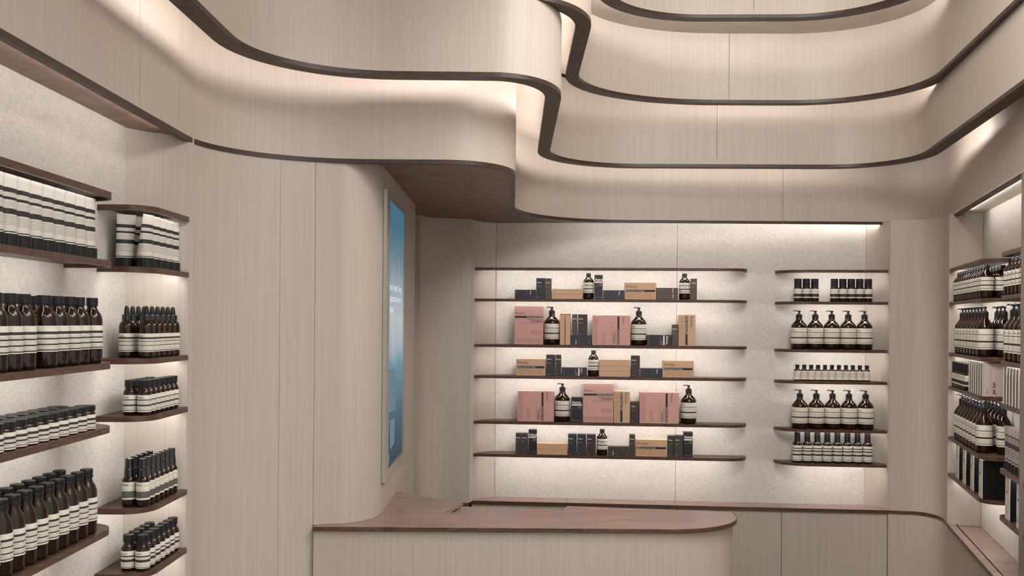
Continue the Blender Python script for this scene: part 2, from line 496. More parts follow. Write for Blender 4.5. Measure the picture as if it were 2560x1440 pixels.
# ------------------------------------------------------------------ floor, ceilings
fl = G('floor', box(-1.6, 2.8, -2.0, 5.6, 0 - 0.05, 0), 'floor_stone')
tag(fl, 'warm grey stone floor of the shop', 'floor', kind='structure')
def ring(inner, outer, z0, z1):
    return prism(inner + outer, z0, z1)
ce = G('ceiling', prism(offset(T4, 0.009) + [(2.7, 1.6), (2.7, 5.3), (-1.3, 5.3), (-1.3, 0.25)], HC, HC + 0.03), 'plaster')
tag(ce, 'pale plaster ceiling band above the stepped fascias', 'ceiling', kind='structure')
G('upper_ceiling', box(0.1, 1.8, 0.25, 4.2, EYE + 1.62, EYE + 1.65), 'plaster', ce)

for nm, q, lb in (('wall_shell_left', box(-1.30, -1.27, 0.2, 5.45, 0, EYE + HC + 0.05), 'unseen wall added to block stray light behind the left fittings'),
                  ('wall_shell_back', box(-1.30, 2.75, 5.42, 5.45, 0, EYE + HC + 0.05), 'unseen wall added to block stray light behind the back fittings'),
                  ('wall_shell_right', box(2.72, 2.75, 1.5, 5.45, 0, EYE + HC + 0.05), 'unseen wall added to block stray light behind the right fittings')):
    tag(G(nm, q, 'plaster'), lb, 'wall', kind='structure')  # unseen shells added to stop world light leaking through panel seams

# ------------------------------------------------------------------ stepped fascias
def fascia(name, label, P, zb, zt, marks, trim_w, led_marks, lip=False):
    t = thing(name, label, 'fascia', kind='structure')
    e = 0.013
    for q in cut(P, marks): G('panel', sheet(q, zb + e, zt, 0.018), 'pale_wood', t)
    for q in cut(P, marks): G('bottom_edge', sheet(q, zb, zb + e - 0.0005, trim_w), 'trim_wood', t)
    return t
def cove(t, P, zb, back, marks, i0, i1, mat='led_cove'):
    """light strip behind a fascia foot and the board that closes the cove above it"""
    seg = cut(offset(P, 0.0195), marks, 0)[i0:i1]
    for q in seg: G('light_strip', ribbon(q, zb + 0.016, zb + 0.030), mat, t, 0)
    G('cove_board', sheet(offset(P, 0.02), zb + 0.115, zb + 0.123, back), 'plaster', t)
f1 = fascia('trim_1', 'lowest pale wood fascia with a thin dark bottom edge, curving round the room', T1, H1, 0.815,
            [(-0.863, 2.26), (1.274, 4.63)], 0.016, None)
f2 = fascia('trim_2', 'second pale wood fascia up, with dark underside, overhanging the lowest one', T2, H2, 1.055,
            [(-0.71, 2.20), (0.147, 3.06), (0.91, 4.38)], 0.05, None)
f3 = fascia('trim_3', 'third pale wood fascia up, its top meeting the plaster ceiling', T3, H3, HC,
            [(0.243, 3.12), (0.915, 4.17)], 0.05, None)
f4 = fascia('trim_4', 'topmost pale wood fascia hanging below the raised middle of the ceiling', T4, H4, 1.62,
            [(0.937, 3.84)], 0.05, None)
cove(f2, T2, H2, 0.22, [(1.60, 3.55)], 0, 1)
cove(f3, T3, H3, 0.21, [(1.59, 3.62)], 0, 1)
cove(f4, T4, H4, 0.02, [(1.48, 3.55)], 0, 1, 'led_top')
# soffit slab behind the lowest fascia
slab = G('soffit', prism(offset(T1, 0.017) + [(2.5, 1.6), (2.5, 5.2), (-1.15, 5.2), (-1.15, 0.25)], H1 + 0.014, H1 + 0.028), 'soffit_wood')
tag(slab, 'dark wood soffit board under the lowest fascia, above counter and niches', 'soffit', kind='structure')
tr = [q for q in T1 if q[0] > 1.88 and q[1] < 4.33] 
rs = G('pale_soffit', prism([(xface(4.27) + 0.012, 4.27), (xface(1.65) + 0.012, 1.65), (xfabr(1.65), 1.65), (xfabr(4.2), 4.2)], H1 + 0.009, H1 + 0.0135), 'plaster', slab)
# niche lights behind the fascia lip, left and right
for q, m_ in zip(cut(offset(T1, 0.0175), [(-0.863, 2.50), (1.87, 4.10)], 0)[0:3:2], ('led_niche_left', 'led_niche')):
    G('light_strip', ribbon(q, H1 + 0.001, H1 + 0.009), m_, f1, 0)
q = cut(offset(T1, 0.0175), [(0.25, 4.45), (1.78, 4.61)], 0)[1]
G('light_strip', ribbon(q, H1 + 0.001, H1 + 0.009), 'led_niche', f1, 0)

# ------------------------------------------------------------------ walls
wl = thing('wall_left', 'cream woven fabric wall behind the left shelves', 'wall', kind='structure')
G('fabric_panel', box(XL - 0.03, XL, 0.25, 2.503, 0, EYE + H1 + 0.014), 'woven_fabric', wl)
wlr = thing('wall_left_return', 'pale wood side panel closing the left shelf niche beside the column', 'wall panel', kind='structure')
G('panel', sheet(path((XL, 2.50), (-0.955, 2.552), (-0.91, 2.588), (-0.8655, 2.612), (-0.8585, 2.635)), FLOOR, H1 + 0.014, 0.02), 'pale_wood', wlr)

colp = cut(offset(T1, 0.004), [(-0.858, 2.64), (-0.588, 2.925)], 0.0005)[1]
wc = thing('wall_column', 'pale wood curved column between left shelves and counter', 'column', kind='structure')
for q in cut(colp, [(-0.686, 2.89)], 0.0004): G('panel', sheet(q, FLOOR, H1 + 0.014, 0.02), 'pale_wood', wc)
ws = thing('wall_screen', 'pale wood wall with rounded corner standing on the counter, carrying the screen', 'wall', kind='structure')
SP = path((colp[-1][0] + 0.0009, colp[-1][1] + 0.0004), (-0.54, 2.947), (-0.41, 2.968, 0.115, 0.16), (-0.41, 4.10))
for q in cut(SP, [(-0.41, 3.10)], 0.0006): G('panel', sheet(q, HK, H1 + 0.014, 0.02), 'pale_wood', ws)
G('end_panel', box(-0.62, -0.41, 4.1005, 4.12, 0, EYE + H1 + 0.014), 'pale_wood', ws)
G('lower_panel', box(-0.4298, -0.4105, 3.12, 4.10, 0, EYE + HK - 0.002), 'pale_wood', ws)
# curved panel between screen wall and back niche, and the strip beside it
BP = path((-0.427, 4.50), (-0.405, 4.625, 0.11, 0.10), (-0.197, 4.665))
wb0 = thing('wall_back_left', 'darker curved pale wood panel between screen wall and back shelves', 'wall panel', kind='structure')
G('panel', sheet(BP, HL, H1 + 0.014, 0.02), 'pale_wood', wb0)
G('side_strip', sheet([(-0.62, 4.49), (-0.4285, 4.497)], FLOOR, H1 + 0.014, 0.02), 'pale_wood', wb0)
G('lower_panel', sheet(offset(BP, 0.004), FLOOR, HL - 0.016, 0.016), 'pale_wood', wb0)
wb = thing('wall_back', 'cream woven fabric wall behind the back shelves', 'wall', kind='structure')
for q in cut([(-0.079, yfab(-0.079)), (1.69, yfab(1.69))], [(0.80, yfab(0.80))], 0.0008):
    G('fabric_panel', sheet(q, HL, H1 + 0.014, 0.03), 'woven_fabric', wb)
wbl = thing('wall_back_return', 'pale wood returns at both ends of the back niche', 'wall panel', kind='structure')
G('return_panel', sheet(path((-0.196, 4.668), (-0.178, 4.74), (-0.140, 4.80), (-0.0805, 4.836)), HL, H1 + 0.014, 0.02), 'pale_wood', wbl)
G('return_panel', sheet(path((1.691, yfab(1.69)), (1.735, 4.655), (1.752, 4.61), (1.756, 4.56)), HL, H1 + 0.014, 0.02), 'pale_wood', wbl)
CP = path((1.757, 4.558), (1.972, 4.52, 0.12, 0.16), (1.906, 4.278))
wcr = thing('wall_column_right', 'pale wood rounded column between back shelves and right shelves', 'column', kind='structure')
G('panel', sheet(CP, HL, H1 + 0.014, 0.02), 'pale_wood', wcr)
G('lower_panel', sheet(offset(CP, 0.004), FLOOR, HL - 0.016, 0.016), 'pale_wood', wcr)
wr = thing('wall_right', 'cream woven fabric wall behind the right shelves', 'wall', kind='structure')
G('fabric_panel', sheet([(xfabr(4.2), 4.2), (xfabr(1.6), 1.6)], HL, H1 + 0.014, 0.03), 'woven_fabric', wr)
wrr = thing('wall_right_return', 'pale wood side panel closing the right shelf niche', 'wall panel', kind='structure')
G('panel', sheet(path((1.9055, 4.276), (1.925, 4.247), (1.965, 4.222), (2.0165, 4.202)), HL, H1 + 0.014, 0.02), 'pale_wood', wrr)

# ------------------------------------------------------------------ perimeter ledge and cupboards below
LB = path((-0.197, 4.664), (-0.19, yfr(-0.19) - 0.004), (1.757, yfr(1.757) - 0.004))
led = thing('ledge', 'reddish brown wooden ledge running along the foot of the back niche', 'ledge', kind='structure')
lb = [(-0.197, 4.664), (-0.19, yfr(-0.19) - 0.004)]
xs = [-0.19, 0.275, 0.79, 1.275, 1.757]
G('ledge_board', sheet(BP, HL - 0.0155, HL - 0.0005, 0.02), 'dark_wood', led)
for a, b in zip(xs, xs[1:]):
    G('ledge_edge', sheet([(a + 0.0008, yfr(a) - 0.0065), (b - 0.0008, yfr(b) - 0.0065)], HL - 0.0157, HL + 0.0001, 0.0024), 'dark_wood', led)
    G('ledge_board', prism([(a + 0.0008, yfr(a) - 0.004), (b - 0.0008, yfr(b) - 0.004), (b - 0.0008, yfab(b) + 0.02), (a + 0.0008, yfab(a) + 0.02)], HL - 0.0155, HL), 'counter_wood', led)
G('ledge_board', sheet(CP, HL - 0.0155, HL - 0.0005, 0.02), 'dark_wood', led)
cup = thing('cupboard', 'low pale wood cupboard fronts under the back ledge', 'cupboard', kind='structure')
for a, b in zip(xs, xs[1:]):
    G('cupboard_front', sheet([(a + 0.0012, yfr(a) + 0.004), (b - 0.0012, yfr(b) + 0.004)], FLOOR, HL - 0.0165, 0.018), 'pale_wood', cup)
ledr = thing('ledge_right', 'reddish brown wooden ledge at the foot of the right niche with a grooved front strip', 'ledge', kind='structure')
ys = [4.276, 3.86, 3.44, 2.9, 1.6]
G('ledge_board', prism([(xface(4.276) + 0.034, 4.262), (xface(1.6) + 0.034, 1.6), (xfabr(1.6), 1.6), (xfabr(4.198), 4.198)], HL - 0.0155, HL - 0.001), 'counter_wood', ledr)
for a, b in zip(ys, ys[1:]):
    G('strip_edge', sheet([(xface(a - .001) - 0.0025, a - 0.001), (xface(b + .001) - 0.0025, b + 0.001)], HL - 0.0157, HL + 0.0001, 0.0024), 'dark_wood', ledr)
    G('front_strip', prism([(xface(a - .001), a - 0.001), (xface(b + .001), b + 0.001), (xface(b) + 0.029, b + 0.001), (xface(a) + 0.029, a - 0.001)], HL - 0.0155, HL), 'counter_wood', ledr)
cupr = thing('cupboard_right', 'low pale wood cupboard fronts under the right ledge', 'cupboard', kind='structure')
for a, b in zip([4.276, 3.78, 2.9], [3.78, 2.9, 1.6]):
    G('cupboard_front', sheet([(xface(a - .001) + 0.006, a - .001), (xface(b + .001) + 0.006, b + .001)], FLOOR, HL - 0.0165, 0.018), 'pale_wood', cupr)

# ------------------------------------------------------------------ counter
ct = thing('counter', 'pale wood service counter with rounded end and dark top', 'counter', (0, 0, 0))
front = path((-0.5868, 2.908), (0.715, 2.912, 0.24, 0.22), (0.722, 3.19))
top_poly = front + [(0.19, 3.272), (0.143, 3.104), (-0.212, 3.148), (-0.162, 3.336), (-0.22, 3.377), (-0.284, 3.405), (-0.352, 3.455), (-0.409, 3.53)] \
    + [(-0.409, 3.14), (-0.412, 3.09), (-0.43, 3.035), (-0.47, 2.985), (-0.53, 2.951), (-0.5868, 2.9325)]
G('counter_top', prism(offset(front, 0.0026) + top_poly[len(front):], HK - 0.0135, HK - 0.0006), 'counter_wood', ct)
G('top_edge', sheet(front, HK - 0.0136, HK - 0.0005, 0.0025), 'dark_wood', ct)
G('inset_board', prism([(-0.225, 3.12), (0.155, 3.08), (0.19, 3.325), (-0.175, 3.36)], HK - 0.034, HK - 0.0225), 'counter_wood', ct)
G('front_panel', sheet(path((-0.5868, 2.918), (0.702, 2.922, 0.24, 0.22), (0.71, 3.19)), FLOOR, HK - 0.014, 0.02), 'pale_wood', ct)
G('back_panel', sheet([(0.69, 3.195), (0.18, 3.275), (-0.38, 3.40)], FLOOR, HK - 0.036, 0.018), 'pale_wood', ct)

# ------------------------------------------------------------------ perforated upright at the right
pm = thing('upright_post', 'grey metal upright with a column of square slots under the right fascia', 'post')
py_ = 3.02; px_ = xface(3.02)
G('post_body', bevel_box(px_ - 0.005, px_ + 0.05, py_ - 0.03, py_ + 0.004, 0, EYE + H1 - 0.001, 0.001), 'grey_metal', pm)
sv, sf = bevel_box(-0.005, 0.005, -0.0012, 0.0012, -0.0085, 0.0085, 0.0005)
sm = mk('slot', sv, sf, 'hole_black')
for i in range(27):
    ob('slot', sm, pm, (px_ + 0.0055 + 0.0012 * ((i + 1) % 2), py_ - 0.0302, EYE + 0.442 - 0.0587 * i))

# ------------------------------------------------------------------ wall screen
sc = thing('display_screen', 'tall wall screen showing blue sky behind white writing', 'screen')
ya, yb, za, zb = 3.105, 3.66, -0.512, 0.418
x0 = -0.4098
fr = join(box(x0, x0 + 0.012, ya, ya + 0.075, EYE + za, EYE + zb), box(x0, x0 + 0.012, yb - 0.03, yb, EYE + za, EYE + zb),
          box(x0, x0 + 0.012, ya + 0.075, yb - 0.03, EYE + za, EYE + za + 0.03), box(x0, x0 + 0.012, ya + 0.075, yb - 0.03, EYE + zb - 0.022, EYE + zb))
G('frame', fr, 'frame_metal', sc, 0)
a, b, c, d = ya + 0.075, yb - 0.03, EYE + za + 0.03, EYE + zb - 0.022
v = [(x0 + 0.006, a, c), (x0 + 0.006, b, c), (x0 + 0.006, b, d), (x0 + 0.006, a, d), (x0 + 0.001, a, c), (x0 + 0.001, b, c), (x0 + 0.001, b, d), (x0 + 0.001, a, d)]
fs = [(0, 1, 2, 3), (7, 6, 5, 4), (0, 4, 5, 1), (1, 5, 6, 2), (2, 6, 7, 3), (3, 7, 4, 0)]
pn = ob('picture_panel', mk('picture_panel', v, fs, 'screen_picture', 0, [(0, 0), (1, 0), (1, 1), (0, 1)] * 2), sc)
def on_screen(geo): return [(x0 + 0.0066, a + 0.012 + x, EYE + y) for x, y, *_ in geo[0]], geo[1]
lines = [('Travels to change, I change', 0.104), ('to appreciate travel more', 0.066), ('the longer', 0.030)]
tv = []
for s_, z_ in lines:
    gv, gf = text_geo(s_, 0.034)
    tv.append(([(x, y + z_, 0) for x, y, _ in gv], gf))
G('lettering', on_screen(join(*tv)), 'screen_text', pn, 0)
def quadstrip(pts): return [(x, y, 0) for x, y in pts], [tuple(range(len(pts)))]
G('figure', on_screen(join(quadstrip([(0.0, -0.16), (0.20, -0.165), (0.22, -0.22), (0.21, -0.31), (0, -0.30)]), quadstrip([(0.06, -0.33), (0.2, -0.335), (0.19, -0.42), (0.08, -0.43)]),
                       quadstrip([(0.0, -0.435), (0.06, -0.44), (0.05, -0.47), (0.0, -0.475)]))), 'screen_figure', pn, 0)

# ------------------------------------------------------------------ shelves
TH = 0.0135
def shelf(label, P, back, zt, group=None, led_cut=None, mat='led', name='shelf'):
    """thin board with a front lip; P is the front edge in plan (wall on its left), back closes it along the wall"""
    t = thing(name, label, 'shelf', group=group)
    G('board', join(prism(P + back, zt - 0.006, zt), sheet(P, zt - TH, zt - 0.0059, 0.009)), 'dark_wood', t, 30)
    L_ = cut(P, led_cut, 0)[1] if led_cut else P
    G('light_strip', tilt(L_, 0.0093, zt - TH + 0.0012, 0.0145, zt - 0.0066), mat, t, 0)
    return t
Z_BL = [0.262, 0.112, -0.108, -0.258, -0.478, -0.636]
Z_BR = [0.2564, 0.1073, -0.118, -0.266, -0.4926, -0.652]
Z_L = [0.272, 0.125, -0.0945, -0.232, -0.4515, -0.607]
Z_R = [0.2472, 0.102, -0.1175, -0.262, -0.481, -0.640]
ORD = ['topmost', 'second from the top', 'third from the top', 'fourth from the top', 'fifth from the top', 'lowest']
for i, z in enumerate(Z_BL):
    what = ['empty, above the first row of cartons', 'holding navy and brown cartons and two capped bottles', 'holding the tall pink carton and two pump bottles',
            'holding three stacked tan cartons', 'holding three pink cartons and two pump bottles', 'holding olive cartons and one capped bottle'][i]
    P = path((-0.186, yfr(-0.186)), (1.128, yfr(1.128), 0.11, 0.10), (1.128, yfab(1.128)))
    shelf('long dark back-wall shelf ' + what, P, [(-0.081, yfab(-0.081) - 0.002), (-0.142, 4.795), (-0.180, 4.735)], z, 'long shelves on the back wall',
          [(-0.105, yfr(-0.105) + 0.01), (1.05, yfr(1.05) + 0.01)])
for i, z in enumerate(Z_BR):
    what = ['empty above the roll-on bottles', 'under the roll-on bottles', 'above the tiny bottles',
            'under the row of eleven tiny bottles', 'above the tall-capped bottles', 'under the eight tall-capped bottles'][i]
    P = path((1.265, yfab(1.265)), (1.265, yfr(1.265), 0.10, 0.15), (1.750, yfr(1.750)))
    shelf('short dark wooden shelf on the back wall ' + what, P, [(1.751, 4.61), (1.733, 4.657), (1.69, yfab(1.69) - 0.001)], z, 'short shelves on the back wall',
          [(1.34, yfr(1.34) + 0.01), (1.715, yfr(1.715) + 0.01)])
whatL = ['with nothing standing on it', 'carrying squeeze tubes', 'carrying screw-cap or dropper bottles', 'carrying jars', 'carrying tall bottles', 'at the bottom']
wA = ['above the long row of tubes', 'under the long row of white tubes', 'under the screw-cap bottles', 'under the wide flat-lidded jars', 'under the tall flip-cap bottles']
wB = ['above the short group of tubes, empty', 'under the short group of tubes', 'under the dropper bottles', 'under the wide-capped bottles', 'under the spray bottles', 'under the small black-capped bottles']
for i in range(5):
    P = path((-0.863, 0.35), (-0.863, 2.155, 0.06, 0.06), (-0.926, 2.165), (XL + 0.0005, 2.165))
    shelf('dark shelf with rounded end on the left wall ' + wA[i], P, [(XL + 0.0005, 0.35)], Z_L[i], 'near shelves on the left wall', [(-0.863, 0.36), (-0.863, 2.08)], 'led_side' if i else 'led_dim')
for i in range(6):
    P = path((XL + 0.0005, 2.328), (-0.863, 2.328, 0.06, 0.075), (-0.860, 2.606))
    shelf('dark wooden corner shelf beside the column ' + wB[i], P, [(-0.869, 2.608), (-0.912, 2.584), (-0.957, 2.548), (XL + 0.0005, 2.497)], Z_L[i], 'corner shelves by the column', [(-0.955, 2.328), (-0.861, 2.585)], 'led_side' if i else 'led_dim')
P0 = [(xface(4.274) + 0.0012, 4.273)]
wRb = ['with nothing on it above the capped bottles', 'under the long row of capped bottles', 'under pumps, above boxed sets', 'under roll-on bottles and boxed sets',
       'under pump bottles, above the black bags', 'under four white-fronted black boxes']
wRa = ['above all its bottles', 'under a few capped bottles', 'under a few pump bottles', 'under white-spined boxed sets only', 'under the grey squeeze tubes', 'under two white-fronted boxes']
def perp(y, t): return (xface(y) + 0.9668 * t, y - 0.2556 * t)
for i in range(6):
    P = [(xface(4.27), 4.27)]
    P = path((xfabr(3.555) - 0.0008, 3.555), (xface(3.585), 3.585, 0.06, 0.07), (xface(4.268), 4.268))[::-1]
    shelf('dark wooden right-wall corner shelf ' + wRb[i], P, [(xfabr(4.196) - 0.0008, 4.196), (1.966, 4.2205), (1.926, 4.245)], Z_R[i], 'corner shelves on the right wall', [(xface(4.23), 4.23), (xface(3.64), 3.64)], 'led')
for i in range(6):
    P = path((xface(1.7), 1.7), (xface(3.345), 3.345, 0.05, 0.05), (xfabr(3.31) - 0.0008, 3.31))
    P = P[::-1]
    shelf('dark wooden right-wall shelf beside the slotted post ' + wRa[i], P, [(xfabr(1.7) - 0.0008, 1.7)], Z_R[i], 'near shelves on the right wall', [(xface(3.27), 3.27), (xface(1.75), 1.75)], 'led')

# ------------------------------------------------------------------ bottles
KIND = {}
def kind(name, parts): KIND[name] = parts
def Lm(n, geo, mat, smooth=40.0): return mk(n, geo[0], geo[1], mat, smooth)
def lab(r, z0, z1, half, mat, text=None, tz=0.86, ts=0.10):
    v, f, uv = arc(r, z0, z1, half)
    ch = []
    if text:
        sz = (z1 - z0) * ts * 1.5
        g = text_on_cyl('Aesop.', sz, r, z0 + (z1 - z0) * tz - sz * 0.3, -half * 0.92)
        ch = [('lettering', Lm('lettering', g, 'ink', 0), [])]
    return ('label', mk('label', v, f, mat, 40, uv), ch)
def cyl(r, z0, z1, b=0.0008, r1=None):
    r1 = r if r1 is None else r1
    return [(0, z0), (r - b, z0), (r, z0 + b), (r1, z1 - b), (r1 - b, z1), (0, z1)]
# pump bottle
head = join(lathe(cyl(0.0042, 0.163, 0.176), 14), lathe(cyl(0.0095, 0.1645, 0.1685), 20), lathe(cyl(0.0075, 0.1745, 0.1815), 18),
            tube_between((0.006, 0, 0.179), (-0.018, 0, 0.1822), 0.0036, 0.0027), tube_between((-0.017, 0, 0.1822), (-0.027, 0, 0.1795), 0.0028, 0.0018))
kind('pump', [('body', Lm('body', lathe([(0, 0.001), (0.030, 0), (0.0355, 0.004), (0.037, 0.010), (0.037, 0.103), (0.0362, 0.109), (0.0328, 0.117), (0.0265, 0.125), (0.0195, 0.132), (0.0152, 0.138), (0.0138, 0.148), (0, 0.148)], 32), 'amber_glass'), []),
              lab(0.037, 0.027, 0.101, 84, 'label_pump', True),
              ('collar', Lm('collar', lathe(cyl(0.0147, 0.1475, 0.164), 36, 0.03), 'black_cap', 20), []),
              ('pump_head', Lm('pump_head', head, 'black_gloss'), [])])
kind('flip', [('body', Lm('body', lathe([(0, 0.001), (0.021, 0), (0.0245, 0.003), (0.0257, 0.008), (0.0257, 0.081), (0.0250, 0.086), (0.0225, 0.092), (0.0165, 0.099), (0.0118, 0.104), (0.0105, 0.110), (0, 0.110)], 28), 'amber_glass'), []),
              lab(0.0257, 0.030, 0.080, 82, 'label_flip', True),
              ('flip_cap', Lm('flip_cap', join(lathe(cyl(0.0118, 0.1085, 0.1165), 24), lathe(cyl(0.0118, 0.1170, 0.125, 0.001), 24)), 'black_cap'), [])])
kind('toner', [('body', Lm('body', lathe([(0, 0.001), (0.017, 0), (0.0200, 0.003), (0.0212, 0.007), (0.0212, 0.088), (0.0206, 0.094), (0.0180, 0.103), (0.0130, 0.111), (0.0100, 0.116), (0.0095, 0.122), (0, 0.122)], 28), 'amber_glass'), []),
               lab(0.0212, 0.031, 0.080, 84, 'label_toner', True),
               ('screw_cap', Lm('screw_cap', lathe(cyl(0.0115, 0.1205, 0.138), 40, 0.03), 'black_cap', 20), [])])
kind('shampoo', [('body', Lm('body', lathe([(0, 0.001), (0.017, 0), (0.0200, 0.003), (0.0212, 0.008), (0.0212, 0.086), (0.0205, 0.092), (0.0175, 0.101), (0.0128, 0.109), (0.0112, 0.114), (0.0108, 0.119), (0, 0.119)], 28), 'amber_glass'), []),
                 lab(0.0212, 0.029, 0.077, 84, 'label_shampoo', True),
                 ('flip_cap', Lm('flip_cap', join(lathe(cyl(0.0126, 0.1175, 0.1268), 24), lathe(cyl(0.0128, 0.1272, 0.136, 0.0012), 24)), 'black_cap'), [])])
kind('jar', [('body', Lm('body', lathe([(0, 0.0006), (0.0185, 0), (0.0200, 0.0015), (0.0203, 0.004), (0.0203, 0.0335), (0.0192, 0.0368), (0.0180, 0.0385), (0.0180, 0.041), (0, 0.041)], 28), 'amber_glass'), []),
             lab(0.0203, 0.0025, 0.0325, 86, 'label_jar'),
             ('lid', Lm('lid', lathe(cyl(0.0202, 0.0395, 0.0505, 0.0007), 44, 0.015), 'black_cap', 20), [])])
kind('dropper', [('body', Lm('body', lathe([(0, 0.001), (0.0155, 0), (0.0176, 0.002), (0.0181, 0.006), (0.0181, 0.071), (0.0175, 0.078), (0.0150, 0.085), (0.0110, 0.089), (0.0100, 0.092), (0, 0.092)], 26), 'amber_glass'), []),
                 lab(0.0181, 0.0148, 0.0592, 84, 'label_dropper', True),
                 ('collar', Lm('collar', lathe(cyl(0.0113, 0.0905, 0.1048), 36, 0.03), 'black_gloss', 20), []),
                 ('bulb', Lm('bulb', lathe([(0, 0.1045), (0.0068, 0.1045), (0.0066, 0.109), (0.0054, 0.121), (0.0042, 0.1245), (0.0022, 0.126), (0, 0.1262)], 18), 'black_cap'), [])])
kind('wide', [('body', Lm('body', lathe([(0, 0.001), (0.0125, 0), (0.0152, 0.003), (0.0159, 0.008), (0.0159, 0.050), (0.0154, 0.055), (0.0132, 0.0605), (0.0112, 0.063), (0.0112, 0.069), (0, 0.069)], 24), 'amber_glass'), []),
              lab(0.0159, 0.0085, 0.0490, 86, 'label_wide', True, ts=0.12),
              ('screw_cap', Lm('screw_cap', lathe(cyl(0.0127, 0.068, 0.0845), 36, 0.025), 'black_cap', 20), [])])
kind('spray', [('body', Lm('body', lathe([(0, 0.001), (0.0130, 0), (0.0152, 0.002), (0.0158, 0.006), (0.0158, 0.061), (0.0150, 0.066), (0.0118, 0.070), (0.0105, 0.073), (0, 0.073)], 24), 'amber_glass'), []),
               lab(0.0158, 0.0177, 0.0595, 86, 'label_spray', True, ts=0.12),
               ('collar', Lm('collar', lathe(cyl(0.0117, 0.0708, 0.0905, 0.0008, 0.0111), 24), 'black_gloss'), []),
               ('overcap', Lm('overcap', lathe(cyl(0.0101, 0.0906, 0.1155, 0.0008, 0.0093), 24), 'black_gloss'), [])])
kind('small', [('body', Lm('body', lathe([(0, 0.001), (0.0135, 0), (0.0160, 0.003), (0.0168, 0.008), (0.0168, 0.050), (0.0160, 0.055), (0.0130, 0.061), (0.0105, 0.065), (0.0100, 0.070), (0, 0.070)], 24), 'amber_glass'), []),
               lab(0.0168, 0.008, 0.0486, 86, 'label_small', True, ts=0.12),
               ('screw_cap', Lm('screw_cap', lathe(cyl(0.0125, 0.069, 0.087, 0.001), 24), 'black_cap'), [])])
kind('roll', [('body', Lm('body', lathe([(0, 0.001), (0.0160, 0), (0.0182, 0.002), (0.0188, 0.005), (0.0188, 0.062), (0.0180, 0.0665), (0.0160, 0.069), (0.0160, 0.072), (0, 0.072)], 24), 'amber_glass'), []),
              lab(0.0188, 0.017, 0.0596, 86, 'label_roll', True, ts=0.09),
              ('ridged_cap', Lm('ridged_cap', lathe(cyl(0.0170, 0.0705, 0.1075), 32, 0.05), 'black_cap', 15), [])])
kind('mini', [('body', Lm('body', lathe([(0, 0.0006), (0.0135, 0), (0.0154, 0.0015), (0.0157, 0.004), (0.0157, 0.048), (0.0150, 0.0515), (0.0115, 0.0545), (0.0082, 0.0575), (0.0078, 0.062), (0, 0.062)], 22), 'amber_glass'), []),
              lab(0.0157, 0.0060, 0.0470, 86, 'label_mini', True, ts=0.1),
              ('screw_cap', Lm('screw_cap', lathe(cyl(0.0095, 0.061, 0.0755), 28, 0.04), 'black_cap', 20), [])])
kind('tall', [('body', Lm('body', lathe([(0, 0.001), (0.0190, 0), (0.0215, 0.002), (0.0222, 0.006), (0.0222, 0.084), (0.0212, 0.090), (0.0180, 0.095), (0.0140, 0.098), (0.0135, 0.101), (0, 0.101)], 26), 'amber_glass'), []),
              lab(0.0222, 0.010, 0.082, 86, 'label_tall', True, ts=0.06, tz=0.92),
              ('overcap', Lm('overcap', lathe(cyl(0.0140, 0.0985, 0.1435, 0.001, 0.0135), 24), 'black_gloss'), [])])
def tube_kind(name, lm, plain_mat):
    H, zc, r = 0.129, 0.0235, 0.0215
    seg, nz = 28, 10
    v, f = [], []
    rings = []
    for k in range(nz + 1):
        t = k / nz; z = zc + (H - zc) * t
        rx = r * (1 - t) + 0.0232 * t; ry = (0.0175 * (1 - t ** 1.3) + 0.0010 * t)
        lean = -0.55 * (0.0175 - ry)
        rg = []
        for i in range(seg):
            a = 2 * math.pi * i / seg
            cx, sy = math.cos(a), math.sin(a)
            e = 1 - 0.35 * t
            v.append((rx * math.copysign(abs(cx) ** e, cx), ry * sy + lean, z)); rg.append(len(v) - 1)
        rings.append(rg)
    for A, B in zip(rings, rings[1:]):
        for i in range(seg):
            j = (i + 1) % seg; f.append((A[i], A[j], B[j], B[i]))
    f.append(tuple(rings[0][::-1])); f.append(tuple(rings[-1]))
    uv = [((x / 0.046) + 0.5, (z - zc) / (H - zc)) for x, y, z in v]
    me = mk('squeeze_body', v, f, lm, 45, uv)
    cap = Lm('cap', lathe(cyl(r + 0.0004, 0, zc - 0.0006), 40, 0.03), 'black_cap', 20)
    kind(name, [('squeeze_body', me, []), ('cap', cap, [])])
tube_kind('tube', 'label_tube', 'tube_white')
tube_kind('greytube', 'label_tube_grey', 'tube_grey')

NAME = {'pump': 'pump_bottle', 'flip': 'flip_cap_bottle', 'toner': 'screw_cap_bottle', 'shampoo': 'flip_cap_bottle', 'jar': 'cream_jar', 'dropper': 'dropper_bottle',
        'wide': 'wide_cap_bottle', 'spray': 'spray_bottle', 'small': 'small_bottle', 'roll': 'roll_on_bottle', 'mini': 'tiny_bottle', 'tall': 'tall_cap_bottle',
        'tube': 'squeeze_tube', 'greytube': 'squeeze_tube'}
def put(k, x, y, z, rot, label, group=None, scale=None):
    t = thing(NAME[k], label, 'jar' if k == 'jar' else 'tube' if 'tube' in k else 'bottle', (x, y, EYE + z + 0.0004), math.radians(rot), group)
    if scale: t.scale = scale
    for n, me, ch in KIND[k]:
        o = ob(n, me, t)
        for n2, m2, _ in ch: ob(n2, m2, o)
    return t
jit = lambda a: random.uniform(-a, a)
ORDN = 'first second third fourth fifth sixth seventh eighth ninth tenth eleventh twelfth'.split()
def nth(base, i, anchor): return '%s, %s from %s' % (base, ORDN[i], anchor)

